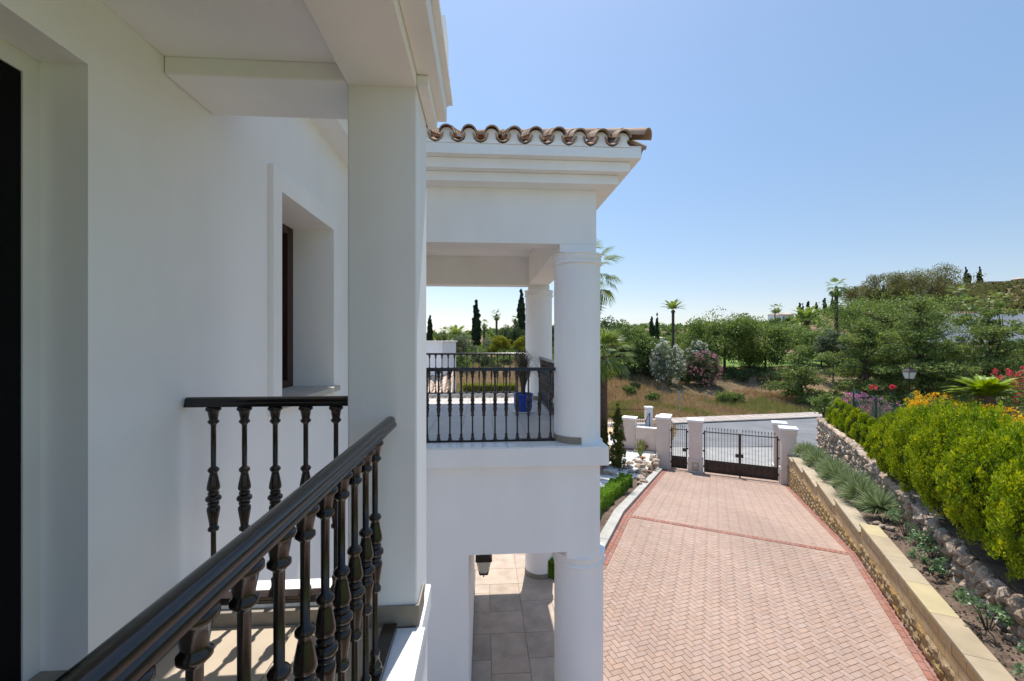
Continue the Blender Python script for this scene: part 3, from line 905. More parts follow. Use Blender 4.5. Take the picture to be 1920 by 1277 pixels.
# ground-floor paving in mixed rectangles
gf = MB().prism([(-0.18, 4.9), (1.6, 4.9), (1.62, 9.0), (2.2, 12.5), (-6, 14), (-6, 8.65), (-0.18, 8.65)], -0.15, 0.105).build('lower_terrace_floor', M['joint'], villa)
occ = {}
u_ = 0.30
rnd = random.Random(11)
i_n = 0
meshes = {}
for j in range(0, 30):
    for i in range(-4, 8):
        if (i, j) in occ: continue
        opts = [(3, 2), (2, 2), (2, 3), (2, 1), (1, 2), (1, 1)]
        rnd.shuffle(opts); opts.sort(key=lambda t: -t[0] * t[1] + rnd.random() * 4)
        for (w1, h1) in opts:
            if all((i + a, j + c) not in occ for a in range(w1) for c in range(h1)): break
        for a in range(w1):
            for c in range(h1): occ[(i + a, j + c)] = 1
        x, y = -0.18 + i * u_, 5.0 + j * u_
        if (y < 8.7 and x + w1 * u_ < -0.12) or x + w1 * u_ > 2.4: continue
        x0, x1 = max(x, -0.18 if y < 8.7 else -9), x + w1 * u_
        if x1 > 1.75 and y < 9: x1 = 1.62
        if x1 - x0 < 0.05: continue
        key = (round(x1 - x0, 3), h1)
        if key not in meshes:
            g = 0.004
            meshes[key] = MB().box(g, key[0] - g, g, h1 * u_ - g, -0.006, 0.012).mesh('floor_tile', M['flag'])
        link(meshes[key], 'floor_tile', gf, (x0, y, 0.105)); i_n += 1
MB().box(-0.183, -0.175, 5.15, 8.58, 0.12, 0.21).build('skirting', M['skirt'], villa)

# ---- roof tiles
PITCH = 0.45; PA = math.atan(PITCH)
ZE = CZ + 2.295; AE = 1.39 + 0.4165; BE = 5.2 - 0.4165
rs = MB()
yb = 9.5 + 0.4165
half = (yb - BE) / 2
zr = ZE - 0.02 + half * PITCH
o2 = 0.22; z2 = ZE + o2 * PITCH - .02
V = [(-4.5, BE + o2, z2), (AE - o2, BE + o2, z2), (AE - o2, yb - o2, z2), (-4.5, yb - o2, z2), (AE - half, BE + half, zr), (-4.5, BE + half, zr)]
rs.add(V, [(0, 1, 4, 5), (1, 2, 4), (2, 3, 5, 4), (0, 5, 3), (3, 2, 1, 0)])
roof = rs.build('roof', M['roofpale'], villa)
def tile_mesh(down, r0=0.088, r1=0.078, ln=0.46, th=0.014, m=M['roof'], n=8, nm='roof_tile'):
    q = MB(); vs = []
    for (y, rr) in ((0, r0), (ln, r1)):
        for rad in (rr, rr - th):
            for i in range(n + 1):
                a = math.pi * i / n
                vs.append((rad * math.cos(a), y, rad * math.sin(a) * (-1 if down else 1)))
    k = n + 1; fs = []
    for i in range(n):
        fs.append((i, i + 1, 2 * k + i + 1, 2 * k + i))
        fs.append((k + i + 1, k + i, 3 * k + i, 3 * k + i + 1))
        fs.append((i + 1, i, k + i, k + i + 1))
        fs.append((2 * k + i, 2 * k + i + 1, 3 * k + i + 1, 3 * k + i))
    fs += [(0, 2 * k, 3 * k, k), (n, k + n, 3 * k + n, 2 * k + n)]
    if down: fs = [tuple(reversed(f)) for f in fs]
    q.add(vs, fs)
    me = q.mesh(nm, m)
    for p_ in me.polygons: p_.use_smooth = True
    me.set_sharp_from_angle(angle=R(45))
    return me
tc_, tch = tile_mesh(False), tile_mesh(True)
def put_tile(me, x, y, z, rz, pa, jit=0.006):
    j = lambda: random.uniform(-jit, jit)
    link(me, 'roof_tile', roof, (x + j(), y + j(), z + j() * 0.5), (pa + j() * 2, j() * 3, rz + j() * 2))
st = 0.36
pitch_x = 0.249
rest = []
# front slope: covers and channels from the right corner to the left
i = 0
while True:
    x = AE - 0.10 - i * pitch_x / 2
    if x < -1.0: break
    cover = (i % 2 == 1)
    mx = min(half, (AE - x) )
    r_ = 0
    while (r_ * st * math.cos(PA) < mx - 0.36 or (r_ == 0 and mx > 0.2)) and r_ < 7:
        d = r_ * st * math.cos(PA) - 0.055
        args = (tc_ if cover else tch, x, BE + d, ZE + (d + 0.055) * PITCH + (0.0 if cover else -0.0), 0, PA)
        if r_ < 3: put_tile(*args)
        else: rest.append(args)
        r_ += 1
    i += 1
i = 0
while True:   # right-hand slope
    y = BE + 0.13 + i * pitch_x / 2
    if y > yb - 0.1: break
    cover = (i % 2 == 1)
    mx = min(half, min(y - BE, yb - y))
    r_ = 0
    while (r_ * st * math.cos(PA) < mx - 0.36 or r_ == 0 and mx > 0.2) and r_ < 7:
        d = r_ * st * math.cos(PA) - 0.055
        d -= 0.06
        args = (tc_ if cover else tch, AE - d, y, ZE + (d + 0.055) * PITCH, R(90), PA)
        if r_ < 1: put_tile(*args)
        else: rest.append(args)
        r_ += 1
    i += 1
hip = tile_mesh(False, 0.100, 0.092, 0.40)
hl = math.hypot(1, 1); ph = math.atan(PITCH / hl)
for k_ in range(10):
    d = k_ * 0.33 * math.cos(ph) / hl + 0.0
    put_tile(hip, AE + 0.05 - d, BE - 0.05 + d, ZE + 0.015 + d * PITCH, R(45), ph, 0.004)
qv = []; qf = []; nv = 0
for me, x, y, z, rz, pa in rest:
    mtx = Matrix.Translation((x, y, z)) @ Matrix.Rotation(rz, 4, 'Z') @ Matrix.Rotation(pa, 4, 'X')
    for v_ in me.vertices: qv.append(tuple(mtx @ v_.co))
    for p_ in me.polygons: qf.append(tuple(a + nv for a in p_.vertices))
    nv = len(qv)
q = MB(); q.add(qv, qf)
q.build('roof_tile', M['roof'], roof, smooth=True)['kind'] = 'stuff'
# mortar filling under the cover tiles
q = MB()
q.box(AE - 0.3, AE + 0.004, BE + 0.02, yb - .02, 7.4055, ZE - 0.06)
i = 1
while True:
    x = AE - 0.10 - i * pitch_x / 2
    if x < -1.0: break
    n = 10; vs = []
    for y in (BE - 0.012, BE + 0.3):
        vs += [(x - .122, y, ZE - .0895), (x - .09, y, ZE - .082), (x - .055, y, ZE - .052), (x - .040, y, ZE - .004)] + [(x + 0.0725 * math.cos(math.pi - math.pi * k_ / n), y, ZE + 0.0725 * math.sin(math.pi * k_ / n)) for k_ in range(n + 1)] + [(x + .040, y, ZE - .004), (x + .055, y, ZE - .052), (x + .09, y, ZE - .082), (x + .122, y, ZE - .0895)]
    k2 = n + 9
    fs = [tuple(range(k2)), tuple(reversed(range(k2, 2 * k2)))] + [((i_ + 1) % k2, i_, k2 + i_, k2 + (i_ + 1) % k2) for i_ in range(k2)]
    q.add(vs, fs)
    i += 2
q.build('mortar', M['plaster_rough'], roof)

# ------------------------------------------------------------------ railings
prof = [(0, .026), (.006, .031), (.014, .031), (.02, .023), (.05, .0175), (.056, .017), (.061, .0225), (.068, .0225), (.074, .016), (.08, .0108),
        (.262, .0105), (.267, .018), (.273, .0225), (.281, .0225), (.287, .017), (.293, .015), (.30, .0165), (.345, .0255), (.358, .0265), (.366, .023), (.371, .017),
        (.376, .0225), (.383, .0225), (.387, .018), (.391, .026), (.398, .0315), (.407, .0315), (.414, .025), (.417, .018), (.421, .0235), (.428, .0235), (.433, .018),
        (.438, .024), (.445, .0265), (.455, .026), (.505, .018), (.525, .0155), (.529, .021), (.536, .0225), (.543, .021), (.548, .0105),
        (.755, .0108), (.76, .0175), (.768, .0185), (.775, .0175), (.782, .0165), (.80, .0175), (.806, .0225), (.815, .025), (.823, .025), (.826, .0295), (.83, .03)]
H_B = 0.862
prof = [(H_B * (1 - t / .83), r) for t, r in prof][::-1]
def bal(n):
    q = MB(); q.lathe(prof, n, (0, 0))
    me = q.mesh('baluster', M['iron'])
    for p_ in me.polygons: p_.use_smooth = True
    me.set_sharp_from_angle(angle=R(60))
    return me
bal_hi, bal_lo = bal(24), bal(8)
def railing(label, a, b_, rz, length, offs, me, group=None, zf=F1 + 0.018, ztop=None, low=False):
    """starts at villa point (a,b_), runs along rz in the villa frame"""
    t = thing('balustrade', label, 'railing', hw(a, b_, zf), TH + rz, group)
    zt = H_B + 0.005
    pr = [(-.027, 0.0), (-.027, .008), (-.024, .016), (-.021, .019), (-.0215, .028), (-.016, .038), (-.006, .043), (.006, .043), (.016, .038), (.0215, .028), (.021, .019), (.024, .016), (.027, .008), (.027, 0.0)]
    pr = [(y, z + zt) for y, z in pr]
    q = MB(); q.extr(pr[::-1], 0, length)
    h = q.build('handrail', M['rail_top'], t)
    for p_ in h.data.polygons: p_.use_smooth = True
    h.data.set_sharp_from_angle(angle=R(40))
    q = MB(); q.box(0, length, -0.029, 0.029, -0.012, 0.004)
    q.box(0, length, -0.029, -0.024, -0.03 + 0.002, -0.0121).box(0, length, 0.024, 0.029, -0.03 + 0.002, -0.0121)
    q.build('bottom_rail', M['iron'], t, bevel=0 if low else 0.002)
    for x in offs:
        link(me, 'baluster', t, (x, 0, 0.003))
    return t
# near balcony front rail: from the pillar toward the photographer
bo = [1.635, 1.508, 1.381, 1.256, 1.130, 1.006, 0.882, 0.757, 0.632, 0.508, 0.384, 0.26, 0.136, 0.012, -0.112, -0.236]
railing('dark gloss balcony railing in the foreground running from the square pillar towards the viewer', -0.408, 1.90, R(-90), 2.9, [1.90 - x for x in bo], bal_hi, zf=F1 + 0.028)
railing('short dark balcony railing across the end of the balcony between wall and square pillar', -1.345, 2.035, 0, 0.74, [0.113 + 0.1365 * i for i in range(5)], bal_hi, zf=F1 + 0.076 + 0.026)
# far terrace
railing('dark railing along the front edge of the roofed terrace left of the big round column', -1.05, 5.40, 0, 1.96, [0.06 + 0.1415 * i for i in range(14)], bal_lo, low=True)
railing('dark railing on the driveway side of the terrace between the two round columns', 1.2, 5.74, R(90), 3.3, [0.09 + 0.1415 * i for i in range(23)], bal_lo, low=True)
railing('dark railing at the back of the roofed terrace behind the blue plant pot', -2.4, 9.86, 0, 3.75, [0.03 + 0.1415 * i for i in range(27)], bal_lo, low=True, zf=F1 + 0.075)
railing('short dark railing beyond the rear round column of the terrace', 1.3, 9.66, R(90), 0.18, [0.07], bal_lo, low=True)

# wall lantern hanging under the lintel
lx = hw(0.0, 5.95)
lt = thing('lantern', 'black metal lantern hanging in the ground floor opening of the wing', 'lantern', (lx[0], lx[1], CZ - 3.29), TH)
q = MB()
def frus(q, z0, w0, z1, w1):
    q.add([(-w0, -w0, z0), (w0, -w0, z0), (w0, w0, z0), (-w0, w0, z0), (-w1, -w1, z1), (w1, -w1, z1), (w1, w1, z1), (-w1, w1, z1)],
          [(3, 2, 1, 0), (4, 5, 6, 7), (0, 1, 5, 4), (1, 2, 6, 5), (2, 3, 7, 6), (3, 0, 4, 7)])
frus(q, 0.05, .052, 0.075, .058)
for sx in (-1, 1):
    for sy in (-1, 1):
        q.tube([(sx * .055, sy * .055, .06), (sx * .092, sy * .092, .26)], .007, 4)
frus(q, 0.255, .105, 0.275, .115); frus(q, 0.275, .11, 0.37, .04); frus(q, 0.37, .045, 0.39, .03)
q.tube([(0, 0, .39), (0, 0, .60)], .006, 6)
q.lathe([(0.0, .004), (0.01, .012), (.02, .006), (.028, .014), (.04, .010), (.05, .02)], 10)
q.build('frame', M['darkmetal'], lt)
q = MB(); frus(q, 0.0755, .048, 0.2545, .084); q.build('glass', M['lampglass'], lt)

# blue pot with wiry grass
px_ = at(981, 770, 7.55)
pt = thing('plant_pot', 'cobalt blue glazed pot with white pebbles and wiry ornamental grass on the terrace', 'plant pot', (px_[0], px_[1], F1 + 0.004))
q = MB(); q.lathe([(0.0, .13), (0.03, .145), (.09, .158), (.20, .168), (.27, .166), (.29, .175), (.325, .178), (.335, .172), (.33, .155), (.26, .15), (.25, .02)], 28)
q.build('pot', M['blue'], pt, smooth=True)
q = MB(); q.lathe([(0.0, .165), (0.018, .185), (.026, .18), (.02, .12)], 28); q.build('saucer', M['white_tile'], pt, smooth=True)
q = MB()
for i in range(60):
    a = random.uniform(0, 6.28); r_ = random.uniform(0, .14)
    q.m = Matrix.Translation((r_ * math.cos(a), r_ * math.sin(a), .285 + random.uniform(-.01, .012)))
    q.lathe([(-.014, .006), (0, .018), (.014, .006)], 6)
q.m = None
q.build('pebble', M['pebble'], pt)['kind'] = 'stuff'

def blades(name, n, h, spread, w, m, parent, arch=0.5, seed=0, seg=3, r0=0.03, loc=(0, 0, 0), minh=0.5):
    """arching strap leaves from one base"""
    V = []; F = []; T = []
    k = 0
    for i in range(n):
        a = RNG.random() * 2 * math.pi; tl = RNG.random() ** 0.7
        hh = h * (minh + (1 - minh) * RNG.random()); out = spread * tl
        dx, dy = math.cos(a), math.sin(a); sx, sy = -dy, dx
        t0 = RNG.random()
        r1 = r0 * RNG.random()
        for j in range(seg + 1):
            t = j / seg
            rr = r1 + out * (t ** (1 + arch)); z = hh * (math.sin(min(t * (1 + 0.55 * arch * tl), 1.9) * math.pi / 2) if arch else t) * math.sqrt(max(0.15, 1 - (0.55 * tl) ** 2))
            ww = w * (1 - t) ** 0.6 * (0.5 + 0.5 * min(1, t * 4 + .4)) + 0.0008
            V.append((dx * rr + sx * ww / 2, dy * rr + sy * ww / 2, z)); V.append((dx * rr - sx * ww / 2, dy * rr - sy * ww / 2, z))
        for j in range(seg):
            F.append((k + 2 * j, k + 2 * j + 1, k + 2 * j + 3, k + 2 * j + 2)); T.append(t0)
        k += 2 * (seg + 1)
    me = npmesh(name, np.array(V), np.array(F), m, np.array(T))
    return link(me, name, parent, loc)
blades('foliage', 380, 0.88, 0.46, 0.010, L_['potgrass'], pt, arch=0.9, seg=5, loc=(0, 0, .27))
# ------------------------------------------------------------------ block retaining wall beside the driveway
def drthing(name, label, cat, L, s, z=0, group=None):
    X, Y = dr(L, s)
    return thing(name, label, cat, (X, Y, z), DROT, group)
rw = drthing('retaining_wall', 'sandy yellow split-face block retaining wall with stepped stone coping beside the driveway', 'wall', 3.14, 3.0)
# local frame: x = L-3.14, y = s-3
segs = [(-18.0, 12.68, 0.87), (12.68, 15.07, 0.66), (15.07, 17.49, 0.45), (17.49, 20.01, 0.24), (20.01, 22.43, 0.03), (22.43, 23.72, -0.18)]
def capz(s):
    for a, b_, z in segs:
        if s < b_: return z
    return segs[-1][2]
core = MB()
for s0, s1, zt in segs:
    core.add([(0.035, s0 - 3, zdrive(s0) - .4), (0.30, s0 - 3, zdrive(s0) - .4), (0.30, s1 - 3, zdrive(s1) - .4), (0.035, s1 - 3, zdrive(s1) - .4),
              (0.035, s0 - 3, zt - .062), (0.30, s0 - 3, zt - .062), (0.30, s1 - 3, zt - .062), (0.035, s1 - 3, zt - .062)],
             [(3, 2, 1, 0), (4, 5, 6, 7), (0, 1, 5, 4), (1, 2, 6, 5), (2, 3, 7, 6), (3, 0, 4, 7)])
core.build('core', M['mortar'], rw)
def rough_block(seed, ln=0.39, ht=0.19):
    rr = random.Random(seed)
    nx, nz = 7, 4
    V = []; F = []
    for j in range(nz + 1):
        for i in range(nx + 1):
            y = -ln / 2 + ln * i / nx; z = -ht / 2 + ht * j / nz
            e = (i in (0, nx)) or (j in (0, nz))
            d = 0.004 if e else -rr.uniform(0.004, 0.042)
            V.append((d, y + (0 if e else rr.uniform(-.015, .015)), z + (0 if e else rr.uniform(-.01, .01))))
    for j in range(nz):
        for i in range(nx):
            a = j * (nx + 1) + i
            F.append((a, a + nx + 1, a + nx + 2, a + 1))
    n = len(V)
    V += [(0.05, -ln / 2, -ht / 2), (0.05, ln / 2, -ht / 2), (0.05, ln / 2, ht / 2), (0.05, -ln / 2, ht / 2)]
    F += [(0, nx, n + 1, n), (nz * (nx + 1) + nx, nz * (nx + 1), n + 3, n + 2), (nz * (nx + 1), 0, n, n + 3), (nx, nz * (nx + 1) + nx, n + 2, n + 1)]
    return MB().add(V, F).mesh('block', M['block'])
rbs = [rough_block(i) for i in range(6)]
smb = MB().box(0.006, 0.05, -0.1955, 0.1955, -0.0955, 0.0955).mesh('smooth_block', M['smoothblock'])
bl = []
for row in range(0, 16):
    for (s0, s1, zt) in segs:
        zc = zt - 0.062 - 0.1 - 0.2 * row
        i0 = math.floor((s0 - 5) / 0.4)
        i = i0
        while True:
            s = 5 + i * 0.4 + (0.2 if row % 2 else 0)
            if s > s1 + 0.19: break
            if s >= s0 - 0.21 and zc + 0.1 > zdrive(s) - 0.02 and s > 5.5:
                sc = 1.0; ctr = s
                a, b_ = max(s - .2, s0), min(s + .2, s1)
                if b_ - a > 0.05: bl.append(((a + b_) / 2, zc, (b_ - a) / 0.4, row))
            i += 1
bl.sort(key=lambda t: t[0])
for k_, (s, zc, sc, row) in enumerate(bl[:300]):
    me = smb if row < 2 else random.choice(rbs)
    link(me, 'block', rw, (random.uniform(-.004, .002), s - 3, zc), (0, 0, 0), (1, sc, 1))
q = MB()
for (s, zc, sc, row) in bl[300:]:
    me = smb if row < 2 else random.choice(rbs)
    q.m = Matrix.Translation((random.uniform(-.004, .002), s - 3, zc)) @ Matrix.Diagonal((1, sc, 1, 1))
    n0 = len(q.v)
    q.add([tuple(v.co) for v in me.vertices], [tuple(p_.vertices) for p_ in me.polygons])
q.m = None
if q.v: q.build('block', M['block'], rw)['kind'] = 'stuff'
n_c = 0
for (s0, s1, zt) in segs:
    s = s0
    while s < s1 - 0.05:
        e = min(s + 1.0, s1)
        if s1 - e < 0.3: e = s1
        mt = M['capyellow'] if (abs(s - 12.0) < 0.6 and s1 < 13) or 8.9 < s < 9.1 else M['cap']
        MB().box(-0.03, 0.335, s - 3 + .003, e - 3 - .003, zt - 0.06, zt).build('coping_stone', mt, rw, bevel=0.006)
        s = e; n_c += 1

# planting bed between the walls
def strip(name, Lf0, Lf1, s0, s1, zf, m, ds=0.25, nl=4, amp=0.03, skirt=0.8):
    V = []; ns = int((s1 - s0) / ds) + 1
    for j in range(ns + 1):
        s = s0 + (s1 - s0) * j / ns
        for i in range(nl + 1):
            t = i / nl; L = Lf0(s) * (1 - t) + Lf1(s) * t
            X, Y = dr(L, s)
            V.append((X, Y, zf(L, s) + random.uniform(-amp, amp)))
    q = (np.arange(ns)[:, None] * (nl + 1) + np.arange(nl)[None, :]).ravel()
    F = np.stack([q, q + 1, q + 2 + nl, q + 1 + nl], 1)
    return link(npmesh(name, np.array(V), F, m, smooth=True), name)
def Lst(s): return 3.95 + 0.55 * sm((s - 8) / 14)       # face of the stone wall
def bedz(s): 
    return 0.76 + 0 * s if s < 12.4 else max(np.interp(s, [12.4, 23.7], [0.78, -0.22]), -0.25)
tag(strip('planting_bed', lambda s: 3.43, lambda s: Lst(s) + 0.25, 2, 24.0, lambda L, s: bedz(s) + 0.08 * (L - 3.5), M['soil'], nl=6), kind='structure')
# upper garden
UG = 1.42
poly = [dr(4.15, -25)] + [dr(Lst(s) + 0.2, s) for s in (6, 10, 14, 18, 22, 25.0)] + [dr(8, 27.5), dr(14, 33), dr(45, 33), dr(45, -25)]
q = MB(); q.prism(poly[::-1], -2.6, UG); ug = q.build('upper_garden', M['soil']); ug['kind'] = 'structure'
q = MB(); q.prism([dr(8.0, -24), dr(44.5, -24), dr(44.5, 32.6), dr(14.2, 32.6), dr(10.5, 27), dr(8.6, 18)], UG + 0.002, UG + 0.02)
q.build('lawn', LAWN).__setitem__('kind', 'structure')

# dry stone wall
sw = drthing('stone_wall', 'rough limestone wall of stacked rocks below the golden conifers', 'wall', 4.0, 3.0)
def rock_mesh(seed, sub=2, flat=1.0, m=None, nm='stone'):
    import bmesh
    bm = bmesh.new()
    bmesh.ops.create_icosphere(bm, subdivisions=sub, radius=1.0)
    rr = random.Random(seed)
    pl = [Vector((rr.uniform(-1, 1), rr.uniform(-1, 1), rr.uniform(-1, 1))).normalized() for _ in range(9)]
    for v in bm.verts:
        c = v.co.normalized()
        d = 1.0
        for n_ in pl:
            k = c.dot(n_)
            if k > 0.62: d = min(d, 0.66 / k)
        v.co = c * d * rr.uniform(0.94, 1.06)
        v.co.z *= flat
    me = bpy.data.meshes.new(nm); bm.to_mesh(me); bm.free()
    me.materials.append(m or M['rock'])
    for p_ in me.polygons: p_.use_smooth = False
    return me
rocks = [rock_mesh(i, 2) for i in range(8)]
rocks1 = [rock_mesh(20 + i, 1) for i in range(8)]
lst = []
s = 4.0
while s < 25.2:
    zt = 1.28 + 0.14 * sm((s - 8) / 10)
    zb = bedz(s) - 0.05
    z = zb; row = 0
    while z < zt - 0.02:
        h = random.uniform(0.15, 0.25)
        lst.append((s + random.uniform(-.08, .08), min(z + h / 2, zt - .04), h, random.uniform(0.18, 0.30)))
        z += h * 0.86; row += 1
    lst.append((s, zt + 0.005, 0.2, 0.34)); 
    s += random.uniform(0.24, 0.31)
vis = []
for (s, z, h, ln) in lst:
    X, Y = dr(Lst(s), s)
    pj = project(X, Y, z)
    vis.append((Y, s, z, h, ln))
vis.sort()
vis = [v for v in vis if v[0] > 4]
for i, (Y, s, z, h, ln) in enumerate(vis[:300]):
    link(random.choice(rocks), 'stone', sw, (Lst(s) - 4.0 + random.uniform(0.0, .05) + 0.08, s - 3, z), (random.uniform(-.4, .4), random.uniform(-.3, .3), random.uniform(-.3, .3)), (random.uniform(.12, .2), ln * .72, h * .66))
q = MB()
for (Y, s, z, h, ln) in vis[300:]:
    me = random.choice(rocks1)
    q.m = Matrix.Translation((Lst(s) - 4.0 + random.uniform(0.0, .07) + 0.08, s - 3, z)) @ Matrix.Rotation(random.uniform(-.4, .4), 4, 'X') @ Matrix.Rotation(random.uniform(-.3, .3), 4, 'Z') @ Matrix.Diagonal((random.uniform(.12, .2), ln * .72, h * .66, 1))
    q.add([tuple(v.co) for v in me.vertices], [tuple(p_.vertices) for p_ in me.polygons])
q.m = None
q.build('stone', M['rock'], sw)['kind'] = 'stuff'
q = MB()
pl = [(Lst(s) - 4.0 + 0.10, s - 3) for s in (3, 6, 9, 12, 15, 18, 21, 25.1)]
q.prism([(x + 0.2, y) for x, y in pl][::-1] and ([(x, y) for x, y in pl[::-1]] + [(x + 0.25, y) for x, y in pl]), -0.5, 1.25)
q.build('core', mat('wall_earth_fill', (0.20, 0.145, 0.105), 1, 0.2, 5, 0.5, 20), sw)
# wall end near the gate and a pale top ledge
q = MB()
led = [(Lst(s) - 4.0 + 0.02, s - 3) for s in (12, 14, 16, 18, 20, 22, 25.2)]
V = []; 
for (x, y) in led:
    V += [(x + random.uniform(-.02, .02), y, 1.425), (x + 0.30 + random.uniform(-.03, .03), y, 1.44)]
for (x, y) in led:
    V += [(x, y, 1.37), (x + 0.30, y, 1.37)]
n_ = len(led) * 2
F = []
for i in range(len(led) - 1):
    F += [(2 * i, 2 * i + 1, 2 * i + 3, 2 * i + 2), (n_ + 2 * i, 2 * i, 2 * i + 2, n_ + 2 * i + 2)]
q.add(V, F); q.build('ledge', M['rock'], sw)

# ------------------------------------------------------------------ gates and pillars
PZ = 1.08
def pillar(L0, L1, s0, s1, label, group='gate pillars', box=False, top=PZ):
    L, s = (L0 + L1) / 2, (s0 + s1) / 2
    t = drthing('gate_pillar', label, 'pillar', L, s, zdrive(s) - 0.1, group)
    a, b_ = (L1 - L0) / 2, (s1 - s0) / 2
    H = top - (zdrive(s) - 0.1)
    q = MB(); q.box(-a - .045, a + .045, -b_ - .045, b_ + .045, -0.1, 0.86); q.build('plinth', M['beige_plaster'], t, bevel=0.006)
    q = MB(); q.box(-a, a, -b_, b_, 0.861, H - 0.34); q.build('shaft', M['beige_plaster'], t, bevel=0.006)
    q = MB(); q.box(-a - .03, a + .03, -b_ - .03, b_ + .03, H - 0.339, H - 0.13); q.build('neck', M['beige_plaster'], t, bevel=0.006)
    q = MB(); q.box(-a - .075, a + .075, -b_ - .075, b_ + .075, H - 0.129, H - .03); frus_(q, a + .075, b_ + .075, H - .03, a * .5, b_ * .5, H + 0.01)
    q.build('cap', M['plaster_rough'], t, bevel=0.006)
    if box:
        q = MB(); q.box(-0.13, 0.13, -b_ - .085, -b_ - .046, 0.30, 0.66); bx = q.build('intercom', M['box_plastic'], t, bevel=0.015)
        q = MB(); q.box(-0.16, 0.16, -b_ - .06, -b_ - .0455, 0.27, 0.69); q.build('frame', M['smoothblock'], t, bevel=0.01)
        q = MB(); q.box(-0.06, 0.06, -b_ - .092, -b_ - .0855, 0.52, 0.60); q.build('speaker', M['frost'], bx)
    return t
def frus_(q, a0, b0, z0, a1, b1, z1):
    q.add([(-a0, -b0, z0), (a0, -b0, z0), (a0, b0, z0), (-a0, b0, z0), (-a1, -b1, z1), (a1, -b1, z1), (a1, b1, z1), (-a1, b1, z1)],
          [(4, 5, 6, 7), (0, 1, 5, 4), (1, 2, 6, 5), (2, 3, 7, 6), (3, 0, 4, 7)])
pillar(-2.83, -2.2, 24.35, 24.95, 'tall white rendered gate pillar left of the small pedestrian gate')
pillar(-1.21, -0.56, 24.2, 24.85, 'tall white rendered gate pillar between the two gates with a small intercom box', box=True)
pillar(2.90, 3.50, 23.80, 24.40, 'tall white rendered gate pillar at the end of the yellow block wall')
pillar(-2.75, -2.25, 25.6, 26.1, 'second white pillar just behind the left gate pillar outside the gate', top=0.98)
pillar(2.75, 3.25, 25.2, 25.7, 'second white pillar just behind the right gate pillar outside the gate', top=1.08)
t = drthing('boundary_wall', 'low white wall joining the left gate pillar to the angled garden wall', 'wall', -3.3, 25.1, -1.2)
q = MB(); q.box(-0.75, 0.42, -0.12, 0.12, -1, 1.42); q.build('wall', M['beige_plaster'], t, bevel=0.006)
q = MB(); q.box(-0.76, 0.42, -0.16, 0.16, 1.421, 1.49); q.build('coping', M['plaster_rough'], t, bevel=0.006)
t = drthing('garden_pillar', 'white rendered pillar with flat cap at the left end of the low wall', 'pillar', -4.42, 25.4, -1.2)
q = MB(); q.box(-0.38, 0.34, -0.3, 0.3, -1, 1.85); q.build('shaft', M['beige_plaster'], t, bevel=0.006)
q = MB(); q.box(-0.43, 0.39, -0.35, 0.35, 1.851, 1.95); q.build('cap', M['plaster_rough'], t, bevel=0.006)
q = MB(); q.box(-0.66, -0.44, 0.1, 1.2, -1, 1.74); q.build('wall', M['plaster_rough'], t, bevel=0.006)
X, Y, Z = at(1216, 785, 31.5)
t = thing('white_post', 'slim white pillar with a dark bracket standing beyond the garden wall', 'pillar', (X, Y, -2.1))
q = MB(); q.box(-0.24, 0.24, -0.24, 0.24, 0, 4.28 - 2.0 + .05); q.build('shaft', M['plaster_rough'], t, bevel=0.006)
q = MB(); q.box(-0.28, 0.28, -0.28, 0.28, 2.331, 2.42); q.build('cap', M['plaster_rough'], t, bevel=0.006)
q = MB(); q.tube([(-0.3, -.3, 1.45), (-0.02, -.3, 2.0), (-0.02, -.3, 1.0), (-.3, -.3, 1.0), (-.3, -.3, 1.45)], .035, 4); q.build('bracket', M['darkmetal'], t)

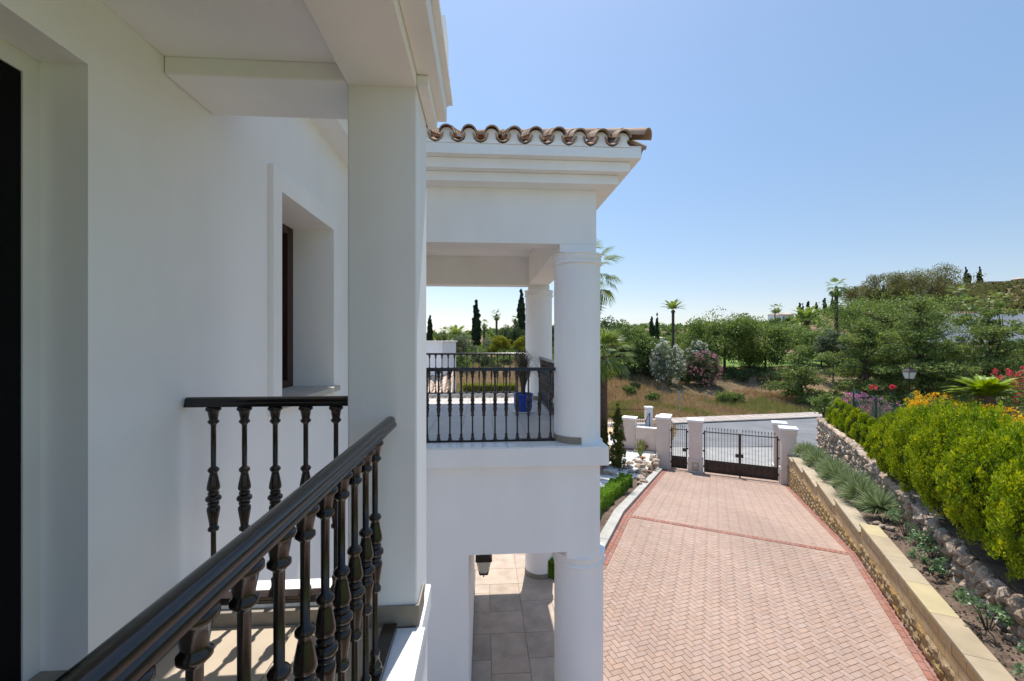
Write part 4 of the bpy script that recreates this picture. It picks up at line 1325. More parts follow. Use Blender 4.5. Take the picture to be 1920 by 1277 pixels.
def bar_mesh(h, tip=True):
    q = MB(); q.box(-0.008, 0.008, -0.008, 0.008, 0, h)
    if tip: q.lathe([(h, .008), (h + .02, .02), (h + .04, .012), (h + .055, .026), (h + .12, .001)], 6, caps=False)
    return q.mesh('bar', M['darkmetal'])
def gate(label, L0, L1, s, leaves, nb, wide=None):
    zb = zdrive(s) + 0.09
    t = drthing('gate', label, 'gate', L0, s, zb)
    W = L1 - L0
    HT = 2.12; HP = 0.62
    bm_ = bar_mesh(HT - HP + 0.09)
    q = MB(); q.box(0, W, -0.02, 0.02, HT - .06, HT - .02); 
    q.box(0, 0.06, -0.03, 0.03, 0, HT + .03).box(W - .06, W, -0.03, 0.03, 0, HT + .03)
    q.box(0.06, W - .06, -0.022, 0.022, HP - .02, HP + .02).box(0.06, W - .06, -0.022, 0.022, 0.0, 0.05)
    q.build('gate_frame', M['darkmetal'], t)
    lw_ = W / leaves
    for k in range(leaves):
        x0 = k * lw_ + 0.061; x1 = (k + 1) * lw_ - 0.061
        q = MB(); q.box(x0, x1, -0.008, 0.004, 0.051, HP - .021)
        n_p = 6 if leaves == 2 else 3
        for i in range(n_p):
            a = x0 + (x1 - x0) * i / n_p; c = x0 + (x1 - x0) * (i + 1) / n_p; m_ = (a + c) / 2
            q.add([(a + .01, -0.009, HP - .04), (c - .01, -0.009, HP - .04), (m_, -0.05, HP - .16), (m_, -0.009, HP - .34)], [(0, 2, 1), (0, 3, 2), (1, 2, 3)])
            q.add([(a + .01, -0.009, 0.07), (c - .01, -0.009, 0.07), (m_, -0.04, 0.12), (m_, -0.009, 0.25)], [(0, 1, 2), (0, 2, 3), (1, 3, 2)])
        q.build('panel', M['panel'], t)
        for i in range(nb):
            link(bm_, 'bar', t, (x0 + (x1 - x0) * (i + 0.5) / nb, 0, HP + 0.005))
    if leaves == 2:
        q = MB(); q.box(W / 2 - .06, W / 2 + .06, -0.035, 0.035, 0, HT); q.build('stile', M['panel'], t)
        q = MB(); q.box(W / 2 - .2, W / 2 + .16, -0.08, 0.05, 0.93, 1.10); q.build('lock_box', M['panel'], t, bevel=0.02)
        q = MB(); q.box(W / 2 - .03, W / 2 + .03, -0.06, -.036, -0.12, 0.3); q.build('drop_bolt', M['darkmetal'], t)
    else:
        q = MB(); q.box(W - .22, W - .05, -0.07, 0.05, 0.93, 1.10); q.build('lock_box', M['panel'], t, bevel=0.01)
    q = MB()
    for z in (0.25, 1.05, 1.95):
        q.box(-0.06, 0.0, -0.02, 0.02, z, z + .08)
        q.box(W, W + 0.06, -0.02, 0.02, z, z + .08)
    q.build('hinge', M['darkmetal'], t)
    return t
gate('wide double driveway gate with dark spear-topped bars over brown metal panels', -0.47, 2.81, 24.28, 2, 11)
gate('narrow pedestrian gate with spear-topped bars left of the double gate', -2.10, -1.30, 24.60, 1, 6)

# ------------------------------------------------------------------ garden left of the driveway
def gz(L, s): 
    X, Y = dr(L, s); return terrain(X, Y)
q = strip('bed_soil', lambda s: -4.2, lambda s: -2.71, 6.0, 24.2, lambda L, s: zdrive(s) + 0.06 if s < 20.4 or L > -2.95 else max(zdrive(s), -1.12) + 0.06, M['soil'], nl=6, amp=0.012); q['kind'] = 'structure'
q = strip('white_gravel', lambda s: -9.0, lambda s: -3.65, 12.5, 19.6, lambda L, s: zdrive(s) + 0.085, M['gravel'], nl=8, amp=0.01); q['kind'] = 'structure'
q = strip('white_gravel', lambda s: -4.9, lambda s: -2.9, 19.6, 24.9, lambda L, s: max(zdrive(s), -1.12) + 0.085, M['gravel'], nl=8, amp=0.012); q['kind'] = 'structure'
q = strip('path', lambda s: -12, lambda s: -4.9, 19.62, 33.0, lambda L, s: max(zdrive(s), -1.12) + 0.07, M['path'], nl=10, amp=0.006); q['kind'] = 'structure'
# brick edging of the path
ed = thing('brick_edging', 'terracotta brick edging between white gravel and ochre path', 'edging', (*dr(-4.9, 20), -1.05), DROT)
eb = MB().box(-0.05, 0.05, -0.1, 0.1, -0.05, 0.05).mesh('brick', M['redpaver'])
for i in range(22):
    link(eb, 'brick', ed, (random.uniform(-.01, .01), 0.3 + i * 0.21, -0.0 + 0.04), (0, 0, random.uniform(-.05, .05)))
for i in range(9):
    link(eb, 'brick', ed, (0.1 + i * 0.21, 4.9, 0.04), (0, 0, R(90) + random.uniform(-.05, .05)))
# gravel fan by the wall
q = MB(); q.prism([dr(-5.6, 25.3), dr(-3.0, 24.5), dr(-2.95, 25.0), dr(-4.8, 26.4), dr(-5.2, 28.5), dr(-6.3, 27.8)], -1.2, -0.975)
q.build('white_gravel', M['gravel']).__setitem__('kind', 'structure')
V = []
# loose white pebbles over the gravel
q = MB()
pm = rock_mesh(40, 1, 0.6, M['pebble'], 'pebble')
pv_ = [tuple(v.co) for v in pm.vertices]; pf_ = [tuple(p_.vertices) for p_ in pm.polygons]
for i in range(700):
    L, s = random.uniform(-4.8, -2.95), random.uniform(19.3, 24.6)
    X, Y = dr(L, s); r_ = random.uniform(.025, .06)
    q.m = Matrix.Translation((X, Y, max(zdrive(s), -1.12) + 0.09)) @ Matrix.Rotation(random.uniform(0, 6), 4, 'Z') @ Matrix.Scale(r_, 4)
    q.add(pv_, pf_)
q.m = None
tag(q.build('pebbles', M['pebble']), 'loose white pebbles scattered over the gravel bed by the gate', 'pebbles', kind='stuff')
# rocks
rg = 'rocks edging the gravel beds'
rk = rocks
def rock(px, py, size, label, z=None):
    label = ('pale limestone rock in the line left of the hedge and white gravel' if px < 1160 else 'pale limestone rock near the foot of the bushy columnar conifer' if px < 1194 else 'pale limestone rock in the pile between hedge end and kerb' if py > 880 else 'pale limestone rock at the foot of the left gate pillar' if px > 1218 else 'pale limestone rock around the gravel patch with the cactus')
    # ground point on the sloping garden
    rx, rz = (px - 960) / 800, (638 - py) / 800
    c = rx * DS[0] + DS[1]
    Z = (SLOPE * S0 - CZ) / (rz + SLOPE * c)
    s = Z * c
    if s > 20.4: Z = (-1.12 - CZ) / rz
    X = rx * Z
    L, s = undr(X, Z)
    zz = max(zdrive(s), -1.12) + 0.07
    o = link(random.choice(rk), 'rock', None, (X, Z, zz + size * 0.3), (random.uniform(-.5, .5), random.uniform(-.4, .4), random.uniform(0, 6)), (size * random.uniform(.8, 1.2), size * random.uniform(.7, 1), size * random.uniform(.5, .75)))
    tag(o, label, 'rock', rg)
rp_ = [(1131, 892, .22), (1142, 893, .24), (1152, 895, .2), (1163, 886, .16), (1172, 882, .22), (1164, 903, .22), (1158, 910, .2), (1150, 917, .18), (1168, 897, .2), (1180, 880, .22), (1177, 873, .18), (1185, 872, .16),
       (1200, 871, .2), (1196, 878, .22), (1204, 882, .26), (1202, 890, .28), (1206, 897, .26), (1201, 903, .24), (1205, 908, .2), (1199, 912, .18), (1212, 874, .2), (1224, 860, .2), (1229, 867, .22), (1226, 872, .2), (1230, 875, .18), (1221, 866, .2), (1217, 878, .18),
       (1190, 867, .18), (1195, 870, .2), (1183, 889, .2), (1208, 889, .24), (1233, 862, .17), (1147, 876, .16), (1138, 880, .15)]
for i, (x, y, s_) in enumerate(rp_):
    rock(x, y, s_, 'rough pale limestone rock among those edging the gravel beds left of the driveway')
o = MB().box(-0.28, 0.28, -0.07, 0.07, 0, 0.16).build('brick_block', M['redpaver'], None, bevel=0.01)
X, Y = dr(-2.95, 21.3); o.location = (X, Y, zdrive(21.3) + 0.07); o.rotation_euler = (0, 0, DROT - 0.3)
tag(o, 'red clay block lying among the rocks by the kerb', 'block')

# ------------------------------------------------------------------ box hedge
def hedge_box(name, label, L0, L1, s0, s1, h, m, ml, nl, leaf, core_m=None, zf=zdrive, fr=DROT):
    Lc, sc = (L0 + L1) / 2, (s0 + s1) / 2
    X, Y = dr(Lc, sc)
    t = thing(name, label, 'hedge', (X, Y, zf(sc)), fr)
    q = MB()
    a = (L1 - L0) / 2 - .05; b_ = (s1 - s0) / 2 - .05
    dz0, dz1 = zf(s0) - zf(sc), zf(s1) - zf(sc)
    q.add([(-a, -b_, dz0), (a, -b_, dz0), (a, b_, dz1), (-a, b_, dz1), (-a, -b_, dz0 + h - .05), (a, -b_, dz0 + h - .05), (a, b_, dz1 + h - .05), (-a, b_, dz1 + h - .05)],
          [(3, 2, 1, 0), (4, 5, 6, 7), (0, 1, 5, 4), (1, 2, 6, 5), (2, 3, 7, 6), (3, 0, 4, 7)])
    q.build('stems', M['core'], t)
    n = nl
    u = RNG.random((n, 3)); side = RNG.choice(5, n, p=[.40, .22, .22, .08, .08])
    P = np.empty((n, 3)); N = np.zeros((n, 3))
    A, B = (L1 - L0) / 2, (s1 - s0) / 2
    P[:, 0] = (u[:, 0] * 2 - 1) * A; P[:, 1] = (u[:, 1] * 2 - 1) * B; P[:, 2] = u[:, 2] * h
    inset = RNG.random(n) * 0.06 - 0.015
    for k, (ax, sg) in enumerate(((2, 1), (0, -1), (0, 1), (1, -1), (1, 1))):
        mk = side == k
        N[mk, ax] = sg
        lim = h if ax == 2 else (A if ax == 0 else B)
        P[mk, ax] = (lim - inset[mk]) * sg if ax != 2 else h - inset[mk]
    lump = 0.03 * np.sin(P[:, 1] * 3.1) + 0.02 * np.sin(P[:, 1] * 7.3 + 1) 
    P[:, 0] += lump * np.sign(P[:, 0]); P[:, 2] += lump * (P[:, 2] > h * .8)
    P[:, 2] += np.interp(P[:, 1] + sc, [s0, S0, s1], [zf(s0), zf(max(s0, S0)), zf(s1)]) - zf(sc)
    U = unit(n) + N * 0.5 + np.array([0, 0, 0.3]); U /= np.linalg.norm(U, axis=1, keepdims=True)
    W = np.cross(U, unit(n)); W /= np.linalg.norm(W, axis=1, keepdims=True)
    V, F = leaf_quads(P, U, W, leaf * (0.7 + .6 * RNG.random(n)), leaf * 0.6)
    link(npmesh('foliage', V, F, ml, RNG.random(n)), 'foliage', t)
    return t
hedge_box('box_hedge', 'clipped bright green box hedge beside the driveway kerb', -3.40, -2.98, 8.6, 17.4, 0.50, M['core'], L_['hedge'], 36000, 0.048)

# ------------------------------------------------------------------ plants along the planting bed
tufts = [(3.72, 22.9, .62), (3.80, 21.5, .6), (3.70, 20.3, .55), (3.85, 18.9, .62), (3.72, 17.6, .6), (3.82, 16.2, .66), (3.70, 14.9, .62), (3.78, 13.75, .62)]
where = ['nearest the gate pillar', 'second from the gate pillar', 'third from the gate pillar', 'fourth from the gate pillar', 'fifth from the gate pillar', 'third from the roses', 'second from the roses', 'nearest the roses']
def spiky(name, n, r, m, parent, z0, w=0.012):
    d = unit(n); d[:, 2] = np.abs(d[:, 2]) * 1.0 - 0.12
    d /= np.linalg.norm(d, axis=1, keepdims=True)
    ln = r * (0.75 + 0.35 * RNG.random(n))
    sv = np.cross(d, unit(n)); sv /= np.linalg.norm(sv, axis=1, keepdims=True)
    o_ = np.array([0, 0, z0])
    sag = np.zeros((n, 3)); sag[:, 2] = -0.10 * (1 - d[:, 2]) * ln
    A = o_ + d * 0.03; B_ = o_ + d * (ln * 0.55)[:, None]; C = o_ + d * ln[:, None] + sag
    V = np.stack([A - sv * w * .5, A + sv * w * .5, B_ + sv * w * .5, B_ - sv * w * .5, C + sv * .001, C - sv * .001], 1).reshape(-1, 3)
    i = np.arange(n) * 6
    F = np.concatenate([np.stack([i, i + 1, i + 2, i + 3], 1), np.stack([i + 3, i + 2, i + 4, i + 5], 1)])
    t = RNG.random(n)
    return link(npmesh(name, V, F, m, np.concatenate([t, t])), name, parent)
for (L, s, r_), wh in zip(tufts, where):
    X, Y = dr(L, s)
    t = thing('tussock_plant', 'blue-green spiky tussock %s on the planting bed' % wh, 'plant', (X, Y, bedz(s)), 0, 'spiky tussocks above the block wall')
    spiky('foliage', 1100 if s > 14.4 else 560, r_ * 0.98, L_['yucca'], t, 0.30, 0.015)
    if s > 14.4: blades('blade', 260, 0.66, r_ * .9, 0.014, L_['greenblade'], t, arch=0.7, seg=4)
roses = [(3.88, 12.4, .5, 'dark shaded rose bush next to the spiky tussock'), (3.95, 11.3, .5, 'rose bush with pale green leaves against the stone wall'), (3.72, 10.7, .34, 'small low rose bush with lighter leaves near the wall coping'),
         (3.78, 9.0, .46, 'leafy rose bush in the middle of the soil bed'), (3.75, 7.55, .48, 'rose bush in the near corner of the soil bed'), (3.7, 6.7, .4, 'rose bush at the very edge of view in the near soil bed')]
for (L, s, r_, lb) in roses:
    X, Y = dr(L, s)
    t = thing('rose_bush', lb, 'shrub', (X, Y, bedz(s)), 0, 'rose bushes in the soil bed')
    q = MB()
    lobes = []
    for k in range(6):
        a = k * 1.05 + random.random(); rr = r_ * random.uniform(.3, .7); hh = r_ * random.uniform(.5, 1.15)
        e = (rr * math.cos(a), rr * math.sin(a), hh)
        q.tube([(0, 0, -.05), (e[0] * .4, e[1] * .4, hh * .6), e], [.012, .008, .004], 5)
        lobes.append((e[0], e[1], e[2] * .9, r_ * .28, r_ * .28, r_ * .25))
    q.build('stem', M['bark'], t)
    foliage('foliage', lobes, 34, (r_ * .16,) * 3, 16, (.05, .034), L_['rose'], t, shell=0.2, out=.4)
# soil clods
q = MB()
cm = rock_mesh(50, 1, 0.7, M['soil'], 'clod'); cv = [tuple(v.co) for v in cm.vertices]; cf = [tuple(p_.vertices) for p_ in cm.polygons]
for i in range(450):
    s = random.uniform(6, 13.5); L = random.uniform(3.5, Lst(s)); X, Y = dr(L, s); r_ = random.uniform(.008, .028)
    q.m = Matrix.Translation((X, Y, bedz(s) + 0.08 * (L - 3.5) + .01)) @ Matrix.Scale(r_, 4); q.add(cv, cf)
q.m = None
tag(q.build('soil_clods', M['soil']), 'small clods of soil in the rose bed', 'soil', kind='stuff')
for i, (L, s, sz) in enumerate([(3.55, 13.1, .13), (3.62, 12.9, .12), (3.72, 12.8, .14), (3.5, 12.75, .1)]):
    X, Y = dr(L, s)
    o = link(rocks[i], 'rock', None, (X, Y, bedz(s) + .05), (0, .3 * i, i), (sz, sz * .8, sz * .6))
    tag(o, 'pale rock on the soil bed below the last spiky tussock', 'rock', 'small rocks in the soil bed')

# ------------------------------------------------------------------ golden thujas
def thuja(L, s, r_, h, label, nl=84, ncl=400, grp='golden conifers on the upper bed', leaf=(.060, .024), z=UG, m='thuja', small=False):
    X, Y = dr(L, s)
    t = thing('golden_conifer', label, 'shrub', (X, Y, z), random.uniform(0, 6), grp)
    q = MB()
    if small:
        lobes = [(0, 0, h * .28, r_, r_, h * .26), (0, 0, h * .5, r_ * .78, r_ * .78, h * .26), (0, 0, h * .75, r_ * .38, r_ * .38, h * .24)]
        q.lathe([(0, r_ * .6), (h * .2, r_ * .82), (h * .5, r_ * .66), (h * .75, r_ * .3), (h * .9, .01)], 12)
        cr = (r_ * .20, r_ * .20, h * .09)
    else:
        # a dome of upright billows
        lobes = []
        nb_ = int(54 * (r_ / .9) ** 2 * (h / 2.2)) + 14
        for k in range(nb_):
            cz = -0.8 + 1.78 * (k + .5) / nb_
            cz = min(cz, .97); ph_ = k * 2.399 + random.uniform(-.2, .2); sr = math.sqrt(max(0, 1 - cz * cz))
            f = .84 * random.uniform(.93, 1.07)
            lobes.append((r_ * f * sr * math.cos(ph_), r_ * f * sr * math.sin(ph_), h * (.46 + .44 * f * cz), r_ * .19, r_ * .19, h * .115))
        q.lathe([(0, r_ * .22), (h * .12, r_ * .5), (h * .4, r_ * .72), (h * .58, r_ * .60), (h * .70, r_ * .34), (h * .76, .02)], 16)
        cr = (r_ * .062, r_ * .062, h * .045)
        ncl = nb_ * 16; nl = 32
        leaf = (.058, .023)
    q.build('stems', M['core'], t, smooth=True)
    foliage('foliage', lobes, ncl, cr, nl, leaf, L_[m], t, shell=0.6 if not small else .84, up=0.9, out=.45, zmin=-0.4, ragged=0.06)
    return t
big = [(4.68, 16.0, .62, 1.45, 'golden-green conifer next to the row of small cone shrubs'),
       (4.68, 14.7, .84, 2.15, 'broad golden-green conifer second in the big mass'),
       (4.72, 13.2, .96, 2.55, 'tall bulging golden-green conifer over the stone wall'),
       (4.70, 11.75, .96, 2.7, 'big golden-green conifer in front of the yellow-flowered bed'),
       (4.68, 10.3, .98, 2.45, 'golden-green conifer overhanging the stone wall above the leafy rose bush'),
       (4.75, 8.9, 1.0, 2.4, 'golden-green conifer nearest the viewer at the right edge'),
       (6.0, 14.2, .95, 2.2, 'rear golden-green conifer behind the bulging one with a flat top'),
       (6.0, 12.3, .95, 2.15, 'rear golden-green conifer at the right edge below the bright palm')]
for (L, s, r_, h, lb) in big: thuja(L, s, r_, h, lb, ncl=430 if L < 5.5 else 260)
smalls = [(4.95, 17.0, .33, .95), (4.97, 17.9, .36, 1.22), (4.97, 18.8, .33, 1.05), (4.97, 19.7, .36, 1.15), (4.97, 20.6, .36, 1.15), (4.97, 21.5, .38, 1.15), (4.97, 22.4, .40, 1.2), (4.97, 23.4, .42, 1.15)]
names = ['beside the big mass', 'second from the big mass and tallest of the row', 'third from the big mass', 'fourth from the big mass', 'fifth from the big mass', 'third from the road end', 'second from the road end', 'at the road end of the row']
for (L, s, r_, h), nm in zip(smalls, names):
    thuja(L, s, r_, h, 'small cone-shaped golden shrub %s' % nm, 60, 150, 'row of small golden cone shrubs', (.06, .024), small=True)

# chain link fence
fs0, fs1 = 23.6, 15.8
cf_ = drthing('chain_link_fence', 'green chain-link fence with posts behind the small golden shrubs', 'fence', 5.6, fs1, UG)
FH = 1.6
pm_ = MB().lathe([(0, .032), (FH + .06, .032), (FH + .075, .01)], 10).mesh('post', M['greenmetal'])
for y in (0, 2.4, 4.9, 7.8): link(pm_, 'post', cf_, (0, y, 0))
q = MB()
n_w = int(7.8 / 0.07)
for i in range(-int(FH / .07), n_w):
    for sg in (1, -1):
        y0 = i * .07; 
        a0, z0, a1, z1 = (y0, 0, y0 + FH, FH) if sg == 1 else (y0, FH, y0 + FH, 0)
        if a0 < 0:
            t_ = -a0 / FH; a0 = 0; z0 = z0 + (z1 - z0) * t_
        if a1 > 7.8:
            t_ = (7.8 - a0) / (a1 - a0); z1 = z0 + (z1 - z0) * t_; a1 = 7.8
        if a1 - a0 < .05: continue
        q.tube([(0.002 * sg, a0, z0), (0.002 * sg, a1, z1)], .0022, 3)
q.build('wire_mesh', M['greenmetal'], cf_)
q = MB(); q.tube([(0, 0, FH), (0, 7.8, FH)], .004, 4); q.tube([(0, 7.8, FH), (0, 5.2, 0)], .02, 6); q.build('wire', M['greenmetal'], cf_)

# street lamp
X, Y, Z = at(1705, 690, 17.5)
sl = thing('street_lamp', 'black classical street lamp with frosted lantern rising behind the yellow flowers', 'street lamp', (X, Y, UG))
H_ = 4.13 - UG - 0.52
q = MB(); q.lathe([(0, .09), (.1, .085), (.12, .05), (.9, .045), (.92, .06), (.96, .06), (.98, .038), (H_ - .05, .03), (H_ - .03, .05), (H_, .05)], 12); q.build('pole', M['darkmetal'], sl, smooth=True)
q = MB(); frus(q, H_ + .30, .19, H_ + .32, .195); frus(q, H_ + .32, .185, H_ + .44, .07); frus(q, H_ + .44, .08, H_ + .48, .06); q.lathe([(H_ + .48, .02), (H_ + .51, .035), (H_ + .56, .005)], 8); q.build('hood', M['darkmetal'], sl)
q = MB(); frus(q, H_ + .03, .10, H_ + .299, .16); q.build('lantern_glass', M['frost'], sl)
q = MB(); frus(q, H_, .11, H_ + .029, .11)
for sx in (-1, 1):
    for sy in (-1, 1): q.tube([(sx * .108, sy * .108, H_ + .02), (sx * .168, sy * .168, H_ + .31)], .012, 4)
q.build('lantern_frame', M['darkmetal'], sl)

# ------------------------------------------------------------------ flowering shrubs on the upper garden
def bush(name, label, X, Y, z, rx, ry, h, ml, leaf=(.08, .05), ncl=150, nl=60, fl=None, nfl=0, fleaf=(.05, .045), cat='shrub', group=None, up=0.2, core=True, ncr=.2, lob=None, toponly=False, nfs=26):
    t = thing(name, label, cat, (X, Y, z), 0, group)
    lobes = lob or [(0, 0, h * .5, rx * .85, ry * .85, h * .5)] + [(rx * .6 * math.cos(a), ry * .6 * math.sin(a), h * random.uniform(.4, .7), rx * .42, ry * .42, h * .33) for a in [random.uniform(0, 6.28) for _ in range(6)]]
    if core:
        q = MB()
        for a in range(9):
            an = a * .7; e = (rx * .55 * math.cos(an), ry * .55 * math.sin(an), h * random.uniform(.5, .85))
            q.tube([(0, 0, -.1), (e[0] * .4, e[1] * .4, e[2] * .5), e], [min(.05, h * .03), min(.03, h * .02), .01], 5)
        q.build('stem', M['bark'], t)
    cr = ncr * min(rx, ry, h)
    foliage('foliage', lobes, ncl, (cr, cr, cr), nl, leaf, L_[ml], t, shell=.45, up=up, out=.4, zmin=0.0)
    if fl:
        l2 = [(a, b_, c, d * 1.06, e * 1.06, f * 1.06) for a, b_, c, d, e, f in lobes]
        foliage('blossom', l2, int(nfl * (26 / nfs)), (cr * .5,) * 3, nfs, fleaf, L_[fl], t, shell=.92, up=.3, out=.3, zmin=(h * .45 if toponly else 0.05), ragged=.04)
    return t
X, Y = dr(6.1, 24.0); bush('bougainvillea', 'pink bougainvillea at the far end of the chain-link fence', X, Y, UG - .2, .8, .8, 1.55, 'mid', ncl=90, fl='pinkfl', nfl=150, fleaf=(.05, .045), nl=50, nfs=14)
X, Y = dr(6.3, 21.2); bush('flowering_shrub', 'wiry shrub with small red blossoms behind the fence between its first two posts', X, Y, UG - .2, .95, 1.3, 1.55, 'olive', ncl=130, fl='mauvefl', nfl=90, nfs=14, fleaf=(.04, .035), nl=50, leaf=(.07, .02))
X, Y = dr(6.3, 18.2); bush('flowering_shrub', 'wiry shrub with small red blossoms behind the fence near its lower end', X, Y, UG - .2, .95, 1.4, 1.25, 'olive', ncl=130, fl='redfl', nfl=50, nfs=12, fleaf=(.04, .035), nl=50, leaf=(.07, .02))
for k, (L, s, h, lb) in enumerate([(7.5, 20.6, 1.45, 'yellow lantana mound just right of the chain-link fence'), (8.1, 19.0, 1.3, 'yellow lantana mound in front of the street lamp'), (8.4, 17.3, 1.2, 'yellow lantana mound next to the bright sago palm'), (7.4, 18.0, 1.15, 'orange tinged lantana mound nearest the golden conifers')]):
    X, Y = dr(L, s); bush('lantana', lb, X, Y, UG - .1, 1.2, 1.2, h + .42, 'mid', ncl=150, fl='yellowfl', nfl=330, fleaf=(.05, .045), nl=40, nfs=18, group='yellow lantana mounds', toponly=True)
for k, (px_1, py_1, d_) in enumerate([(1636, 726, 19), (1672, 724, 19.4)]):
    X, Y, Z = at(px_1, py_1, d_)
    t = thing('red_flower', ['red flower head farther to the left of the street lamp', 'red flower head close to the left of the street lamp'][k], 'flower', (X, Y, UG))
    MB().tube([(0, 0, 0), (.03, 0, Z - UG)], .012, 5).build('stem', M['bark'], t)
    foliage('blossom', [(0.03, 0, Z - UG, .14, .14, .12)], 10, (.06,) * 3, 20, (.05, .045), L_['redfl'], t, shell=.4)
X, Y, Z = at(1905, 720, 17.5); bush('bougainvillea', 'red bougainvillea at the right edge behind the sago palm', X, Y, UG, 1.0, 1.0, 2.6, 'mid', ncl=90, fl='redfl', nfl=110, nl=40)
X, Y, Z = at(1905, 770, 15.5); bush('dark_shrub', 'dark rounded shrub in the shade of the sago palm', X, Y, UG - .1, 1.1, 1.1, 1.35, 'dark', ncl=180, nl=60)
X, Y, Z = at(1545, 775, 24.5); bush('leafy_shrub', 'glossy large-leaved shrub at the road end of the stone wall', X, Y, UG - .6, .75, .75, 1.35, 'bright', leaf=(.2, .08), ncl=45, nl=14, core=True)

# sago palm: pinnate fronds, each a part
def pinnate(name, ln, w, m, curve=0.35, droop=0.5, nlf=34, lw=0.022, vee=0.3):
    V = []; F = []; T = []
    k = 0
    def pt(t): 
        return np.array([ln * (t - 0.12 * t * t * droop), 0, ln * (curve * t - droop * t * t)])
    for i in range(12):
        t0, t1 = i / 12, (i + 1) / 12
        p0, p1 = pt(t0), pt(t1); w0, w1 = .018 * (1 - t0) + .003, .018 * (1 - t1) + .003
        V += [p0 + [0, w0, 0], p0 - [0, w0, 0], p1 - [0, w1, 0], p1 + [0, w1, 0]]; F.append((k, k + 1, k + 2, k + 3)); T.append(0.5); k += 4
    for i in range(nlf):
        t = 0.12 + 0.88 * (i + .5) / nlf
        p = pt(t); d = pt(min(1, t + .02)) - pt(t - .02); d /= np.linalg.norm(d)
        l_ = w * math.sin(min(1, (t) * 1.15 + .08) * math.pi) ** 0.6 * (1 if t < .9 else .8) + .03
        for sg in (-1, 1):
            dv_ = np.array([0, sg, vee]) + d * .55; dv_ /= np.linalg.norm(dv_)
            e = p + dv_ * l_ - np.array([0, 0, .12 * l_]); mid = p + dv_ * l_ * .5 
            V += [p - d * lw * .5, p + d * lw * .5, mid + d * lw * .6, mid - d * lw * .4, e, e + d * .003]
            F += [(k, k + 1, k + 2, k + 3), (k + 3, k + 2, k + 5, k + 4)]; t_ = RNG.random(); T += [t_, t_]; k += 6
    return npmesh(name, np.array(V), np.array(F), m, np.array(T))
X, Y, Z = at(1850, 770, 14.8)
sg_ = thing('sago_palm', 'sago palm with bright yellow-green upper fronds and drooping old fronds below', 'palm', (X, Y, UG + .22))
q = MB(); q.lathe([(-.1, .3), (.3, .28), (.7, .26), (1.35, .24), (1.6, .2), (1.75, .05)], 14); q.build('trunk', M['palmbark'], sg_, smooth=True)
fr_n = pinnate('frond', 1.22, .20, L_['sago'], 0.80, 0.50, 46, .03)
fr_o = pinnate('frond', 1.75, .22, L_['sagoold'], 0.30, 0.50, 40)
for i in range(52):
    link(fr_n, 'frond', sg_, (0, 0, 1.55), (0, random.uniform(-.40, .28), i * 2.399), (random.uniform(.85, 1.05),) * 3)
for i in range(26):
    link(fr_o, 'frond', sg_, (0, 0, 1.30), (0, random.uniform(.0, .38), i * 2.399), (random.uniform(.8, 1.05),) * 3)

# fan palms
def fan_frond(name, r_, pet, m, n=26, droop=0.35, spread=2.4):
    V = []; F = []; T = []
    V += [(0, .018, 0), (0, -.018, 0), (pet * .6, -.014, pet * .14), (pet * .6, .014, pet * .14), (pet, -.01, pet * .10), (pet, .01, pet * .10)]
    F += [(0, 1, 2, 3), (3, 2, 4, 5)]; T += [.4, .4]; k = 6
    c = np.array([pet, 0, pet * .10])
    for i in range(n):
        a = -spread / 2 + spread * i / (n - 1)
        rr = r_ * (1 - .22 * abs(a / (spread / 2)) ** 2) * random.uniform(.93, 1.04)
        d = np.array([math.cos(a), math.sin(a), 0.0]); sd_ = np.array([-math.sin(a), math.cos(a), 0.0])
        w = rr * spread / n * .60
        fold = .03 * (1 if i % 2 else -1)
        p1 = c + d * rr * .55 + np.array([0, 0, fold + .02 - .10 * droop * rr]); p2 = c + d * rr * (1 - .18 * droop) - np.array([0, 0, droop * rr * random.uniform(.5, 1.0)])
        V += [c, p1 + sd_ * w * .55, p1 - sd_ * w * .55, p2 + sd_ * .004, p2 - sd_ * .004]
        F += [(k, k + 2, k + 1, k), (k + 1, k + 2, k + 4, k + 3)]; t = random.random(); T += [t, t]; k += 5
    F = [tuple(f) for f in F]
    me = bpy.data.meshes.new(name)
    me.from_pydata([tuple(v) for v in V], [], [f if len(set(f)) == 4 else tuple(dict.fromkeys(f)) for f in F])
    me.materials.append(m)
    a_ = me.attributes.new('tint', 'FLOAT', 'FACE'); a_.data.foreach_set('value', np.array(T, dtype=np.float32))
    return me
def fan_palm(label, X, Y, z, h, r_trunk, r_leaf, pet, n, group=None, hang=1.3, me=None, up0=-1.15, skirt=False, trunk_m='palmbark'):
    t = thing('fan_palm', label, 'palm', (X, Y, z), random.uniform(0, 6), group)
    q = MB(); q.lathe([(-.3, r_trunk * 1.25), (h * .1, r_trunk), (h * .7, r_trunk * .85), (h * .97, r_trunk * .9), (h, r_trunk * .5)], 12); q.build('trunk', M[trunk_m], t, smooth=True)
    me = me or fan_frond('frond', r_leaf, pet, L_['palm'])
    for i in range(n):
        f = (i + .5) / n
        link(me, 'frond', t, (0, 0, h - .05), (0, up0 + (hang - up0) * f ** .8 + random.uniform(-.15, .15), i * 2.399), (random.uniform(.85, 1.1),) * 3)
    return t
# the near palm behind the column and its taller neighbour
X, Y, Z = at(1131, 660, 22.0); fan_palm('low fan palm with brown trunk just right of the big column', X, Y, -1.2, Z + 1.0, .24, 1.0, .8, 44, hang=.75, up0=-1.45)
random.seed(5)
X, Y, Z = at(1098, 508, 20.0); fan_palm('tall fan palm whose drooping fronds show beside the column capital', X, Y, -1.1, Z + 1.1, .19, 1.02, 1.2, 30, hang=1.9)

